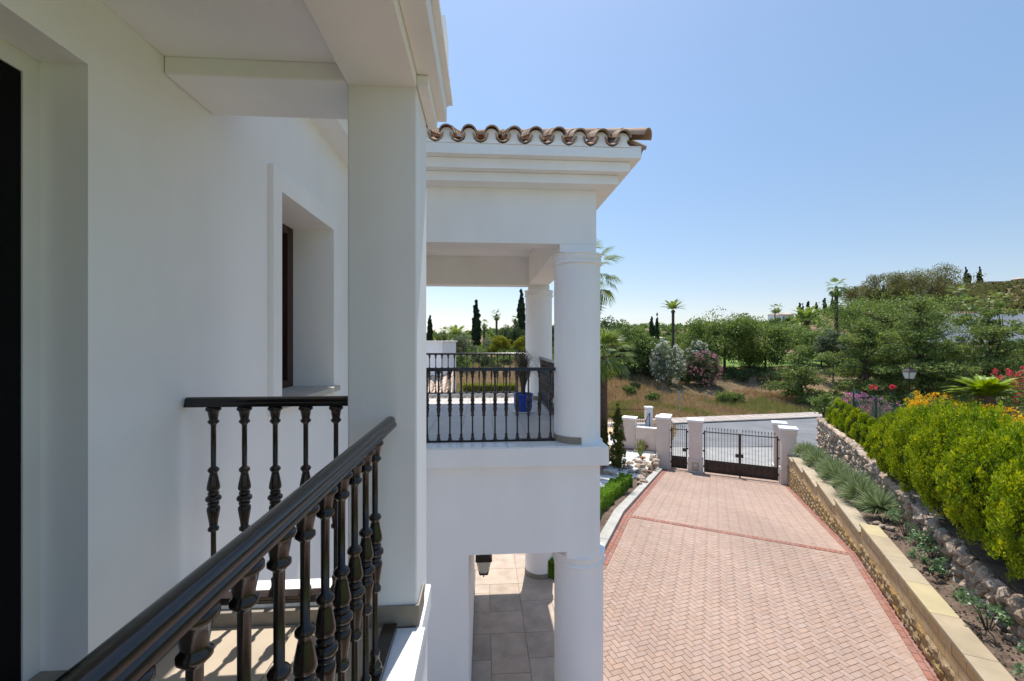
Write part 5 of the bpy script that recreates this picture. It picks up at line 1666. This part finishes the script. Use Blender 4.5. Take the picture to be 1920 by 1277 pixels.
# columnar conifers left of the drive
def column_tree(label, X, Y, z, r_, h, ml='column', nm='columnar_conifer', grp=None, ncl=160, nl=90, leaf=(.08, .03)):
    t = thing(nm, label, 'tree', (X, Y, z), 0, grp)
    n = 9
    lobes = []
    for i in range(n):
        f = i / (n - 1)
        rr = r_ * (0.65 + .5 * math.sin(min(1, f * 1.3 + .2) * math.pi)) * (1 - .75 * max(0, f - .72) / .28) 
        lobes.append((random.uniform(-.2, .2) * r_ * .6, random.uniform(-.2, .2) * r_ * .6, h * (.1 + .85 * f), rr, rr, h / n * .8))
    q = MB(); q.tube([(0, 0, -.2), (0, 0, h * .9)], [r_ * .22, r_ * .05], 7); q.build('trunk', M['bark'], t)
    foliage('crown', lobes, ncl, (r_ * .3, r_ * .3, h * .035), nl, leaf, L_[ml], t, shell=.4, up=.9, out=.4, zmin=0.15)
    return t
X, Y, Z = at(1158, 878, 21.0); column_tree('bushy columnar conifer standing in the rocky bed left of the driveway', X, Y, -1.15, .36, 3.3)
X, Y, Z = at(1134, 860, 21.5); column_tree('slender columnar conifer half hidden behind the round column', X, Y, -1.15, .22, 2.4, ncl=90)

# cactus and bromeliad in the gravel
X, Y, Z = at(1201, 866, 22.9)
t = thing('candelabra_cactus', 'variegated yellow-green candelabra cactus in the white gravel', 'cactus', (X, Y, -1.03))
q = MB()
for i in range(9):
    a = i * .7; r_ = random.uniform(.08, .22); h = random.uniform(.45, .95)
    q.tube([(0, 0, 0), (r_ * math.cos(a), r_ * math.sin(a), h * .35), (r_ * 1.1 * math.cos(a), r_ * 1.1 * math.sin(a), h)], [.03, .035, .02], 5)
o = q.build('arm', M['capyellow'], t)
o.data.materials[0] = mat('cactus_skin', (0.33, 0.34, 0.10), .5, .4, 8, col2=(.10, .16, .05))
foliage('pad', [(0, 0, .5, .26, .26, .4)], 26, (.05,) * 3, 16, (.09, .05), L_['cactus'], t, shell=.4, up=.6)
X, Y, Z = at(1205, 869, 22.2)
t = thing('red_succulent', 'small rusty red succulent rosette in the white gravel', 'plant', (X, Y, -1.0))
o = blades('foliage', 60, .18, .24, .05, leafmat('rusty_leaves', (.30, .09, .03), (.5, .2, .08), .2), t, arch=.4)
X, Y, Z = at(1207, 848, 24.0)
t = thing('red_shrub', 'small shrub with rusty red leaves behind the cactus', 'shrub', (X, Y, -1.05))
foliage('foliage', [(0, 0, .3, .18, .18, .3)], 18, (.07,) * 3, 26, (.08, .04), leafmat('rusty_leaves_small', (.25, .08, .03), (.5, .25, .10), .2), t, shell=.3, up=.4)

# white-based iron fence far left of the garden
X, Y, Z = at(1176, 795, 31.0)
t = thing('iron_fence', 'thin dark iron fence on a low white wall at the end of the ochre path', 'fence', (X, Y, -1.12))
q = MB(); q.box(-1.5, 1.3, -.12, .12, -.9, .32); q.build('base_wall', M['plaster_rough'], t, bevel=.01)
bmh = MB().box(-.008, .008, -.008, .008, .32, 1.45).mesh('bar', M['darkmetal'])
for i in range(22): link(bmh, 'bar', t, (-1.4 + i * .125, 0, 0))
q = MB(); q.box(-1.5, 1.3, -.014, .014, 1.30, 1.33).box(-1.5, 1.3, -.014, .014, .45, .48); q.build('rail', M['darkmetal'], t)
X, Y, Z = at(1273, 733, 41.0)
t = thing('sign_pole', 'thin galvanised pole standing on the far pavement beyond the gates', 'pole', (X, Y, -2.0))
q = MB(); q.lathe([(0, .04), (Z + 2.0, .04)], 8); q.build('pole', M['steel'], t)
q = MB(); q.box(-.06, .06, -.05, .05, Z + 1.15, Z + 2.0); q.build('meter_box', M['steel'], t)
# ------------------------------------------------------------------ trees of the gardens beyond the road
def tz(X, Y): return terrain(X, Y) - 0.1
def tree(label, px, ytop, ybot, wpx, Y, ml, seed=0, nl=46, ncl=170, leaf=(.26, .15), cat='tree', name='tree', group=None, flat=1.0, cl=.11, base=None, nlobes=9, shell=.5, trunk_r=None, up=.15, yb_trunk=None, tiers=0):
    random.seed(1000 + seed); 
    X = (px - 960) / 800 * Y
    z0 = tz(X, Y) if base is None else base
    ztop = CZ + (638 - ytop) / 800 * Y; zbot = CZ + (638 - ybot) / 800 * Y
    h = ztop - z0; rw_ = wpx / 800 * Y / 2
    t = thing(name, label, cat, (X, Y, z0), 0, group)
    cz_ = (ztop + zbot) / 2 - z0; rh = (ztop - zbot) / 2
    lobes = []
    if tiers:
        for i in range(nlobes):
            f = (i + .5) / nlobes
            zz = cz_ - rh + 2 * rh * f
            prof_ = math.sin(min(1, .25 + f * .8) * math.pi) ** .6
            a = i * 2.4 + random.uniform(-.5, .5); rr = rw_ * prof_ * random.uniform(.1, .62)
            lobes.append((rr * math.cos(a), rr * math.sin(a), zz, rw_ * .5 * prof_ + .2, rw_ * .5 * prof_ + .2, rh / nlobes * random.uniform(.8, 2.2)))
    else:
        lobes.append((0, 0, cz_ + rh * .1, rw_ * .62, rw_ * .62, rh * .75))
        for i in range(nlobes):
            a = i * 2.399 + random.uniform(-.4, .4); f = random.uniform(-.75, .7)
            rr = rw_ * math.sqrt(max(.1, 1 - f * f)) * random.uniform(.5, .72)
            lobes.append((rr * math.cos(a), rr * math.sin(a), cz_ + rh * f * .8, rw_ * random.uniform(.28, .42), rw_ * random.uniform(.28, .42), rh * random.uniform(.22, .36)))
    tr_ = trunk_r or max(.08, h * .02)
    trunk('trunk', max(.5, cz_ + rh * .2), tr_, lobes, M['bark'], t, (random.uniform(-.3, .3), random.uniform(-.3, .3)))
    c_ = cl * (rw_ + rh) 
    foliage('crown', lobes, ncl, (c_, c_, c_ * .75 * flat), nl, leaf, L_[ml], t, shell=shell, up=up, out=.35, ragged=.1)
    return t
G1 = 'trees in the garden beyond the road'
T = tree
T('dark round tree against the sky directly right of the big round column', 1150, 588, 690, 90, 58, 'dark', 1, ncl=200, group=G1)
T('leafy green tree between the column palm and the two dark cypresses', 1190, 600, 700, 95, 56, 'mid', 2, ncl=220, group=G1)
T('low pale green tree behind the white oleander', 1290, 622, 690, 110, 66, 'bright', 3, ncl=200, group=G1)
T('big spreading bright green tree above the sunlit lawn with dark trunk', 1358, 581, 700, 150, 60, 'bright', 4, ncl=380, nl=60, group=G1, nlobes=13, yb_trunk=705)
T('bright green tree joined to the spreading one on its right side', 1435, 600, 705, 110, 61, 'bright', 5, ncl=260, nl=55, group=G1, nlobes=11)
T('low yellow-green tree behind the lawn below the hillside houses', 1490, 606, 660, 110, 72, 'bright', 6, ncl=220, group=G1)
T('dense green tree filling the gap left of the tall fan palm', 1540, 612, 690, 110, 66, 'mid', 7, ncl=240, group=G1)
T('dark layered tree rising from the verge right of the driveway gate', 1503, 652, 775, 120, 47, 'layer', 8, nl=50, ncl=220, leaf=(.22, .12), tiers=1, nlobes=11, flat=.75, cl=.09, group=G1, trunk_r=.14)
T('large pale green domed tree below the brown hilltop trees', 1660, 541, 660, 230, 68, 'bright', 9, ncl=420, nl=50, group=G1, nlobes=15)
T('layered feathery tree left of the street lamp', 1622, 600, 765, 165, 46, 'layer', 10, nl=56, ncl=400, leaf=(.22, .12), tiers=1, nlobes=16, flat=.75, cl=.07, group=G1, trunk_r=.17)
T('tallest layered feathery tree directly behind the street lamp', 1727, 545, 770, 200, 44, 'layer', 11, nl=52, ncl=500, leaf=(.22, .12), tiers=1, nlobes=20, flat=.75, cl=.06, group=G1, trunk_r=.2)
T('layered feathery tree at the right behind the sago palm', 1855, 560, 765, 200, 43, 'layer', 12, nl=52, ncl=460, leaf=(.22, .12), tiers=1, nlobes=18, flat=.75, cl=.06, group=G1, trunk_r=.2)
T('silvery olive tree in the sunlit grass between the layered trees', 1562, 616, 668, 60, 56, 'olive', 13, ncl=120, group=G1)
T('bushy dark green tree low behind the layered trees at right', 1790, 640, 745, 140, 52, 'dark', 14, ncl=240, group=G1)
T('leafy green tree at the right edge beneath the white wall', 1915, 625, 740, 120, 50, 'mid', 15, ncl=260, group=G1)
T('dense low green tree behind the street lamp trunk', 1680, 640, 740, 120, 54, 'mid', 16, ncl=240, group=G1)
G2 = 'brown-green trees on the hill'
for i, (px, yt, yb_, w, Y) in enumerate([(1615, 532, 585, 75, 118), (1655, 508, 575, 80, 112), (1700, 497, 580, 95, 115), (1745, 493, 590, 100, 108), (1790, 508, 600, 90, 112)]):
    T(['leftmost brown-green tree on the hill just right of the tall fan palm', 'second brown-green tree from the left on the hill', 'brown-green hilltop tree left of the highest crown', 'highest brown-green tree crown on the hill', 'rightmost brown-green tree on the hill next to the open slope'][i],
      px, yt, yb_, w, Y, 'euca', 20 + i, ncl=230, nl=44, leaf=(.32, .17), group=G2, nlobes=12)
G3 = 'garden trees and shrubs behind the terrace'
T('grey-green round tree left of the tall middle cypress', 868, 622, 690, 60, 44, 'olive', 30, ncl=170, leaf=(.15, .08), group=G3)
T('grey-green tree between the middle cypress and the slim fan palm', 920, 628, 690, 50, 46, 'olive', 31, ncl=160, leaf=(.15, .08), group=G3)
T('dark green tree behind the slim fan palm', 955, 602, 665, 62, 48, 'dark', 32, ncl=190, leaf=(.16, .09), group=G3)
T('dark olive tree behind the terrace railing centre', 895, 655, 700, 52, 37, 'dark', 33, ncl=150, leaf=(.13, .07), group=G3)
T('green round shrub by the white chimney block', 850, 668, 712, 34, 34, 'mid', 34, ncl=110, leaf=(.12, .07), group=G3, cat='shrub', name='shrub')
T('pale green shrub over the white chimney block', 838, 636, 672, 34, 52, 'mid', 35, ncl=110, leaf=(.15, .08), group=G3, cat='shrub', name='shrub')
T('yellow-green domed shrub under the slim fan palm', 936, 627, 668, 44, 40, 'yellowbush', 36, ncl=190, nl=60, leaf=(.12, .05), group=G3, cat='shrub', name='shrub', shell=.8)
T('yellow-green domed shrub beside the rear round column', 982, 628, 668, 40, 40, 'yellowbush', 37, ncl=170, nl=60, leaf=(.12, .05), group=G3, cat='shrub', name='shrub', shell=.8)
T('green tree seen in the gap between the two round columns', 1035, 600, 690, 30, 45, 'dark', 38, ncl=120, group=G3)

# oleanders
def ole(label, px, yt, yb_, w, Y, ml, fl, n, seed):
    random.seed(seed)
    X = (px - 960) / 800 * Y; z0 = tz(X, Y); h = CZ + (638 - yt) / 800 * Y - z0; r_ = w / 800 * Y / 2
    return bush('oleander', label, X, Y, z0, r_, r_, h, ml, leaf=(.17, .07), ncl=260, nl=60, fl=fl, nfl=n, fleaf=(.11, .09), ncr=.14, up=.5, nfs=12)
ole('large round white-flowering oleander on the bank', 1252, 643, 715, 68, 52, 'olive', 'whitefl', 150, 3)
ole('dusky pink-flowering oleander right of the large white one', 1322, 660, 720, 66, 52, 'dark', 'mauvefl', 190, 4)
ole('smaller white-flowering oleander behind the pink one', 1307, 640, 665, 44, 56, 'olive', 'whitefl', 150, 5)
X, Y, Z = at(1215, 650, 57); bush('purple_shrub', 'dark purple-leaved shrub left of the white oleander', X, Y, tz(X, Y), 1.6, 1.6, 3.6, 'dark', leaf=(.16, .09), ncl=120, fl='mauvefl', nfl=30, fleaf=(.08, .07))
bk = [(1190, 703, .7, 50, 'dark', 'low dark shrub on the bare bank below the leftmost trees'), (1180, 714, .9, 48, 'mid', 'small green shrub on the dry bank near the column palm'), (1222, 722, .8, 46, 'mid', 'small green shrub on the dry bank below the white oleander'),
      (1357, 742, 1.2, 46, 'bright', 'leafy green plant on the bare slope behind the gates'), (1385, 742, 1.0, 46, 'mid', 'second leafy plant on the bare slope behind the gates'), (1285, 690, .9, 53, 'dark', 'low dark shrub between the white and pink oleanders'),
      (1440, 700, 1.6, 54, 'dark', 'dark low shrub under the bright trees at the lawn edge'), (1395, 705, 1.4, 55, 'dark', 'dark low shrub in the shade of the spreading tree'), (1210, 690, 1.5, 55, 'dark', 'dark low shrub under the two dark cypresses'), (1160, 690, 1.6, 54, 'dark', 'dark low shrub beside the round column and palm'),
      (1560, 740, 1.3, 47, 'mid', 'green shrub between the dark layered tree and the feathery one'), (1650, 742, 1.4, 47, 'dark', 'dark shrub at the foot of the feathery tree'), (1780, 745, 1.6, 44, 'dark', 'dark shrub right of the street lamp'), (1475, 690, 1.5, 55, 'mid', 'green shrub left of the dark layered tree')]
for i, (px, py, h, Y, ml, lb) in enumerate(bk):
    random.seed(200 + i)
    X = (px - 960) / 800 * Y
    bush('shrub', lb, X, Y, tz(X, Y), h * 1.0, h * .9, h * 1.25, ml, leaf=(.13, .07), ncl=70, nl=40)

# cypresses
def cypress(label, px, yt, ybm, wpx, Y, seed, ncl=190, grp='cypresses', base=None, nl=70, lf=(.22, .07)):
    random.seed(seed)
    X = (px - 960) / 800 * Y; z0 = tz(X, Y) if base is None else base
    h = CZ + (638 - yt) / 800 * Y - z0; r_ = wpx / 800 * Y / 2
    t = thing('cypress', label, 'tree', (X, Y, z0), 0, grp)
    n = 12; lobes = []
    for i in range(n):
        f = (i + .3) / n
        rr = r_ * (0.62 + .38 * math.sin(min(1, f * 1.5 + .1) * math.pi * .5 + .3)) * (1 - f ** 2.4) + .02 * r_
        lobes.append((random.uniform(-.1, .1) * r_, random.uniform(-.1, .1) * r_, h * (.06 + .93 * f), rr, rr, h / n * .75))
    q = MB(); q.lathe([(0, r_ * .2), (h * .06, r_ * .5), (h * .3, r_ * .72), (h * .6, r_ * .55), (h * .85, r_ * .22), (h * .95, .01)], 8); q.build('trunk', M['core'], t)
    foliage('crown', lobes, ncl, (r_ * .22, r_ * .22, h * .03), nl, lf, L_['cypress'], t, shell=.7, up=1.1, out=.35, ragged=.05, zmin=0)
    return t
cypress('slim dark cypress above the white chimney block', 806, 585, 650, 11, 55, 1)
cypress('tall dark cypress in the middle of the view through the terrace', 893, 563, 660, 19, 50, 2, ncl=260)
cypress('tallest dark cypress touching the rear round column', 977, 538, 650, 19, 50, 3, ncl=280)
cypress('thicker left cypress of the pair beside the date palm', 1222, 594, 655, 17, 62, 4, ncl=240)
cypress('slimmer right cypress of the pair beside the date palm', 1232, 587, 640, 10, 66, 5)
far = [(1499, 566, 9), (1505, 569, 6), (1515, 561, 8), (1531, 567, 7), (1546, 556, 9), (1561, 552, 7)]
fl_ = ['first from the left of the ridge', 'second from the left of the ridge', 'third from the left of the ridge', 'fourth from the left of the ridge', 'thicker one left of the tall fan palm', 'last one beside the tall fan palm']
for i, (px, yt, w) in enumerate(far):
    cypress('small distant cypress on the skyline, %s' % fl_[i], px, yt, 600, w, 170, 30 + i, 60, 'distant cypresses on the skyline', nl=34, lf=(.6, .25))
for i, (px, yt, w, lb) in enumerate([(1811, 500, 7, 'left of the hilltop three and slim'), (1817, 511, 8, 'middle and shortest of the hilltop three'), (1837, 500, 9, 'right and standing alone by the stone building')]):
    cypress('hilltop cypress, %s' % lb, px, yt, 560, w, 200, 40 + i, 70, 'hilltop cypresses at right', nl=40, lf=(.6, .25))

# palms further away
ffar = fan_frond('frond', 1.3, 1.1, L_['palm'], n=14)
def fpalm(label, px, ytop, Y, n=26, rt=.22, sc=1.0, hang=1.9):
    X = (px - 960) / 800 * Y; z0 = tz(X, Y); h = CZ + (638 - ytop) / 800 * Y - z0
    t = fan_palm(label, X, Y, z0, h, rt, 1.2, 1.0, 0, 'distant fan palms', trunk_m='bark')
    for i in range(n):
        f = (i + .5) / n
        link(ffar, 'frond', t, (0, 0, h - .05), (0, -1.2 + (hang + 1.2) * f ** .8 + random.uniform(-.15, .15), i * 2.399), (sc * random.uniform(.85, 1.1),) * 3)
    return t
fpalm('tall fan palm standing alone above the green trees at right', 1568, 536, 70, sc=.85, rt=.3)
fpalm('slim fan palm in the view through the terrace', 931, 588, 60, sc=.40, rt=.18)
fpalm('shorter fan palm right of the middle cypress', 908, 606, 64, sc=.38)
fpalm('fan palm crown peeping left of the tallest cypress', 966, 597, 70, sc=.36)
fpalm('bushy fan palm over the white chimney block', 833, 622, 60, sc=.45)
fpalm('fan palm on the slope right of the brown-green trees', 1797, 548, 85, sc=1.0)
fpalm('second fan palm on the slope above the white wall', 1872, 560, 85, sc=.95)
fpalm('low fan palm between the slope palms', 1822, 568, 80, sc=.9)
fpalm('very small fan palm on the skyline left of the hillside house', 1453, 577, 180, n=18, sc=1.1)
fpalm('very small fan palm on the skyline beside the hillside house', 1459, 576, 184, n=18, sc=1.1)
dfr = pinnate('frond', 2.9, .5, L_['palm'], 1.0, 0.55, 26, .11)
def dpalm(label, px, ytop, Y, n, sc, rt, up):
    X = (px - 960) / 800 * Y; z0 = tz(X, Y); h = CZ + (638 - ytop) / 800 * Y - z0
    t = thing('date_palm', label, 'palm', (X, Y, z0), 0)
    q = MB(); q.lathe([(-.3, rt * 1.2), (h * .5, rt * .9), (h - .5, rt), (h - .2, rt * 1.5), (h, rt)], 10); q.build('trunk', M['bark'], t, smooth=True)
    for i in range(n):
        f = (i + .5) / n
        link(dfr, 'frond', t, (0, 0, h), (0, up[0] + (up[1] - up[0]) * f, i * 2.399), (sc,) * 3)
dpalm('slim date palm with upswept crown against the sky', 1262, 581, 60, 22, .72, .2, (-.45, .5))
dpalm('large low date palm crown in front of the skyline cypresses', 1513, 600, 80, 34, 1.25, .4, (-.5, .8))
dpalm('feathery date palm left of the middle cypress', 855, 630, 66, 30, .9, .3, (-.4, .9))

# houses
def house(label, px0, px1, ytop, ybot, Y, depth, ml='white_house', roof=True, rh=.35, wins=0, name='house'):
    X0, X1 = (px0 - 960) / 800 * Y, (px1 - 960) / 800 * Y
    z1 = CZ + (638 - ytop) / 800 * Y; z0 = CZ + (638 - ybot) / 800 * Y - 3
    t = thing(name, label, 'house', ((X0 + X1) / 2, Y + depth / 2, z0))
    w_, d_ = (X1 - X0) / 2, depth / 2; H = z1 - z0
    MB().box(-w_, w_, -d_, d_, 0, H).build('wall', M[ml], t)
    if roof:
        q = MB(); e = .4; rr = w_ * rh
        q.add([(-w_ - e, -d_ - e, H + .003), (w_ + e, -d_ - e, H + .003), (w_ + e, d_ + e, H + .003), (-w_ - e, d_ + e, H + .003), (-w_ * .3, 0, H + rr), (w_ * .3, 0, H + rr)],
              [(3, 2, 1, 0), (0, 1, 5, 4), (1, 2, 5), (2, 3, 4, 5), (3, 0, 4)])
        q.build('roof', M['roofpale'], t)
    for i in range(wins):
        x = -w_ + 2 * w_ * (i + .5) / wins
        q = MB(); q.box(x - w_ / wins * .3, x + w_ / wins * .3, -d_ - .03, -d_ + .05, H * .62, H * .85); q.build('window', M['glass'], t)
    return t
house('small white house with pale tiled roof on the skyline', 1466, 1488, 589, 604, 178, 7, wins=3)
house('white gable house with red roof between palms on the skyline', 1455, 1466, 588, 600, 186, 6, wins=1)
house('low terracotta-roofed house behind the cypress pair', 1228, 1246, 633, 650, 90, 6, wins=2)
for i, (a, b_, yt) in enumerate([(860, 869, 627), (872, 880, 622), (882, 889, 625), (846, 853, 628), (830, 838, 629)]):
    house('tiny distant house on the ridge, %s' % ['left of the middle cypress', 'highest near the middle cypress', 'touching the middle cypress', 'above the grey-green tree', 'above the chimney block'][i], a, b_, yt, 636, 225, 8, rh=.3, wins=2)
house('white wall with tiled roof seen in the gap between the columns', 1030, 1060, 618, 650, 52, 4, rh=.3)
# stone building on the hill
t = house('brown stone building on the hilltop at the right edge', 1853, 1990, 527, 545, 205, 10, 'stonehouse', roof=False)
q = MB(); X0 = (1917 - 1921.5) / 800 * 205
q.box(X0 - 1.2, X0 + 2.5, -3, 3, 8.9, 10.5); 
t2 = house('grey turret with a low peaked roof beside the hilltop stone building', 1914, 1926, 522, 545, 200, 4, 'stonehouse', roof=True, rh=.5)
t2.children[-1].data.materials.clear() if False else None
house('low stone annex left of the hilltop stone building', 1846, 1856, 530, 545, 203, 6, 'stonehouse', roof=False)
# long white wall
Yw = 74.0
X0, X1 = (1735 - 960) / 800 * Yw, (2050 - 960) / 800 * Yw
zt = CZ + (638 - 587) / 800 * Yw
t = thing('white_wall', 'long white garden building wall with scalloped tile coping behind the layered trees', 'wall', ((X0 + X1) / 2, Yw, zt - 5))
hwid = (X1 - X0) / 2
MB().box(-hwid, hwid, -.25, .25, 0, 5).build('wall', M['white_house'], t)
ctl = tile_mesh(False, .2, .17, .7, .03, M['roof'], 5, 'coping_tile')
n_t = int(2 * hwid / .46)
for i in range(n_t): link(ctl, 'coping_tile', t, (-hwid + .23 + i * .46, -.4, 5.03), (0.12, 0, 0))

# neighbouring tiled roof and white block below the terrace view
X, Y, Z = at(812, 640, 17.0)
t = thing('chimney_block', 'plain white rendered chimney block on the neighbouring roof', 'chimney', (X, Y, 2.2))
q = MB(); q.box(-.75, .62, -.5, .9, 0, Z - 2.2 - .02); q.build('block', M['plaster_rough'], t, bevel=.01)
t.rotation_euler = (0, 0, -.25)
q = MB(); q.box(-.80, .67, -.55, .95, Z - 2.22 + .001, Z - 2.17); q.build('cap', M['plaster_rough'], t, bevel=.01)
ax, ay, az = at(845, 692, 16.2)
t = thing('tiled_roof', 'pale clay tiled roof of a low outbuilding behind the terrace railing', 'roof', (ax - 3.2, ay - 1.2, 0))
q = MB()
p0 = Vector((-2.5, 3.0, az)); p1 = Vector((3.1, 3.0, az)); p2 = Vector((3.6, -1.6, az - 1.05)); p3 = Vector((-2.5, -1.6, az - 1.05))
q.add([p0, p1, p2, p3, p0 - Vector((0, 0, 3.5)), p1 - Vector((0, 0, 3.5)), p2 - Vector((0, 0, 2.5)), p3 - Vector((0, 0, 2.5))], [(3, 2, 1, 0), (4, 5, 6, 7), (0, 1, 5, 4), (1, 2, 6, 5), (2, 3, 7, 6), (3, 0, 4, 7)])
q.build('base', M['roofpale'], t)
tm = tile_mesh(False, .10, .085, .46, .015, M['roofpale'], 6, 'roof_tile')
for i in range(26):
    for j in range(12):
        f = j / 12.0; x = 3.0 - i * .22 + f * -.0; y = -1.55 + 4.5 * f
        if x < -2.4: continue
        link(tm, 'roof_tile', t, (x + (1 - f) * .4, y, az - 1.05 + 1.05 * f + .02), (math.atan(1.05 / 4.6), 0, 0))
# clipped hedge behind the terrace
X, Y, Z = at(917, 738, 20.0)
t = thing('clipped_hedge', 'low clipped yellow-green hedge below the dry slope behind the terrace', 'hedge', (X, Y, Z - .15))
q = MB(); q.box(-1.15, 1.25, -.22, .22, 0, .5); q.build('stems', M['core'], t)
n = 9000
P = np.stack([RNG.uniform(-1.22, 1.32, n), RNG.choice([-1, 1], n) * RNG.uniform(.2, .3, n), RNG.uniform(0, .58, n)], 1)
tp = RNG.random(n) < .45; P[tp, 1] = RNG.uniform(-.28, .28, tp.sum()); P[tp, 2] = RNG.uniform(.52, .62, tp.sum())
U = unit(n); W = np.cross(U, unit(n)); W /= np.linalg.norm(W, axis=1, keepdims=True)
V, F = leaf_quads(P, U, W, .06, .035)
link(npmesh('foliage', V, F, L_['yellowbush'], RNG.random(n)), 'foliage', t)

# ------------------------------------------------------------------ grass and scrub as ground cover
def tufts_mesh(name, label, pts, h, w, m, nb=6, spread=.5, cat='grass'):
    n = len(pts); k = np.repeat(np.arange(n), nb)
    P = np.array(pts)[k]; N = len(k)
    a = RNG.random(N) * 2 * math.pi; r_ = spread * RNG.random(N)
    sc = (0.5 + RNG.random(n))[k] * (0.6 + .6 * RNG.random(N))
    B = P + np.stack([np.cos(a) * r_ * .25, np.sin(a) * r_ * .25, np.zeros(N)], 1)
    Tt = B + np.stack([np.cos(a) * r_ * .6, np.sin(a) * r_ * .6, h * sc], 1)
    s_ = RNG.random(N) * math.pi; side = np.stack([np.cos(s_), np.sin(s_), np.zeros(N)], 1) * w
    V = np.stack([B - side, B + side, Tt], 1).reshape(-1, 3); F = np.arange(3 * N).reshape(N, 3)
    t = (RNG.random(n))[k] * .6 + .4 * RNG.random(N)
    o = link(npmesh(name, V, F, m, t), name)
    return tag(o, label, cat, kind='stuff')
def scatter(n, xr, yr, cond=None, dens=None):
    out = []
    while len(out) < n:
        u = random.uniform(*xr); Y = random.uniform(*yr); X = u * Y
        if cond and not cond(X, Y): continue
        out.append((X, Y, terrain(X, Y) - .12))
    return out
def dkf(X, Y): return (Y - (37.0 + 0.207 * (X - 14))) * 0.979
def nz(X, Y, s=.25, ph=0): return math.sin(X * s * 1.3 + ph + 1.7 * math.sin(Y * s * .9)) * math.sin(Y * s * 1.1 + ph * 2 + 1.3 * math.sin(X * s))
def scrub(name, label, n, xr, yr, size, m, lf, cond=None, ncl=6, nl=14):
    pts = scatter(n, xr, yr, cond)
    P = []
    lob = []
    for (x, y, z) in pts:
        s_ = size * random.uniform(.5, 1.3)
        lob.append((x, y, z + s_ * .3, s_ * .55, s_ * .55, s_ * .4))
    o = foliage(name, lob, n * ncl, (size * .22,) * 3, nl, lf, m, None, shell=.3, up=.3)
    return tag(o, label, 'scrub', kind='stuff')
tufts_mesh('dry_grass', 'straw-coloured dry grass on the verge and bank across the road', scatter(9000, (.2, .95), (40, 62), lambda X, Y: 2.5 < dkf(X, Y) < 9 + 3 * nz(X, Y) or (2.5 < dkf(X, Y) < 19 and X / Y < .36 and nz(X, Y, .2) > -.35)), .42, .022, L_['dryblade'], 8, .55)
scrub('dry_scrub', 'small dry grey-brown scrub on the bank across the road', 300, (.2, .9), (44, 64), .55, L_['dryblade'], (.12, .03), lambda X, Y: 5 < dkf(X, Y) < 19)
tufts_mesh('green_grass', 'tufts of green weeds on the verge across the road', scatter(4200, (.2, .95), (40, 56), lambda X, Y: 2.6 < dkf(X, Y) < 6.5 + 2 * nz(X, Y) and nz(X, Y, .33, 2) > -.1 or (X / Y < .30 and 3 < dkf(X, Y) < 8 and nz(X, Y, .3, 1) > .0)), .42, .022, L_['greenblade'], 9, .6)
tufts_mesh('dry_slope_grass', 'straw-coloured dry grass on the slope behind the terrace', scatter(6000, (-.25, .11), (17, 42), lambda X, Y: X / Y < .1), .24, .012, L_['dryblade'], 8, .3)
tufts_mesh('slope_weeds', 'pale green weeds on the slope behind the terrace', scatter(1500, (-.25, .11), (18, 42), lambda X, Y: nz(X, Y, .5) > .2), .24, .014, L_['greenblade'], 8, .35)
tufts_mesh('lawn_grass', 'short sunlit lawn grass under the garden trees', scatter(6000, (.25, 1.0), (62, 84)), .12, .03, L_['greenblade'], 6, .4)
scrub('hill_scrub', 'low brownish scrub covering the open hillside at right', 2600, (.85, 1.3), (100, 235), 1.9, L_['euca'], (.75, .42), lambda X, Y: Y > 100, ncl=4, nl=10)
scrub('ridge_scrub', 'green scrub and small trees along the distant ridge', 1100, (-.4, .9), (120, 240), 3.0, L_['mid'], (1.1, .6), ncl=4, nl=11)
scrub('bank_scrub', 'dark low scrub along the garden edge above the bank', 420, (.22, .95), (52, 62), 1.0, L_['dark'], (.15, .08), lambda X, Y: 15 < dkf(X, Y) < 21)
scrub('back_shrubs', 'green undergrowth between the garden trees', 420, (.2, 1.15), (64, 110), 2.0, L_['mid'], (.28, .16), lambda X, Y: dkf(X, Y) > 45 or X / Y > .75, nl=14)
scrub('terrace_scrub', 'green scrub on top of the dry slope behind the terrace', 160, (-.3, .1), (36, 60), 1.3, L_['mid'], (.14, .08), nl=24)
# white flowering hedge line on the hilltop
pts = [(-((960 - p_) / 800) * 198, 198, CZ + (638 - 533) / 800 * 198 - .6, 1.4, 1.2, 1.1) for p_ in range(1795, 1905, 5)]
tag(foliage('hilltop_hedge', pts, 220, (.7, .7, .6), 16, (.6, .35), L_['olive'], None, shell=.5), 'pale hedge running along the hilltop below the cypresses', 'hedge')
# mesh fence posts on the bank
for i, (px, py, Y, h) in enumerate([(1242, 735, 46, 1.6), (1282, 725, 47, 1.0), (1322, 745, 46, 1.0), (1408, 752, 46, 1.1)]):
    X = (px - 960) / 800 * Y
    t = thing('fence_post', ['thin post on the bank below the white oleander', 'thin post on the bank between the oleanders', 'thin post on the bank below the pink oleander', 'thin post on the slope right of the leafy plants'][i], 'post', (X, Y, terrain(X, Y) - .1))
    MB().lathe([(0, .03), (h, .03)], 6).build('post', M['steel'], t)

X = 0
for i, (px, yt, yb_, w, Y, ml) in enumerate([(862, 660, 716, 50, 31, 'mid'), (915, 662, 712, 44, 33, 'dark'), (880, 690, 722, 36, 28, 'olive'), (945, 668, 700, 34, 36, 'mid')]):
    T('%s on the dry slope behind the terrace railing' % ['broad green bush beside the white chimney block', 'dark green bush below the yellow-green dome', 'low grey-green bush lowest', 'small green bush highest'][i], px, yt, yb_, w, Y, ml, 60 + i, ncl=150, leaf=(.12, .07), group=G3, cat='shrub', name='shrub', nl=50)
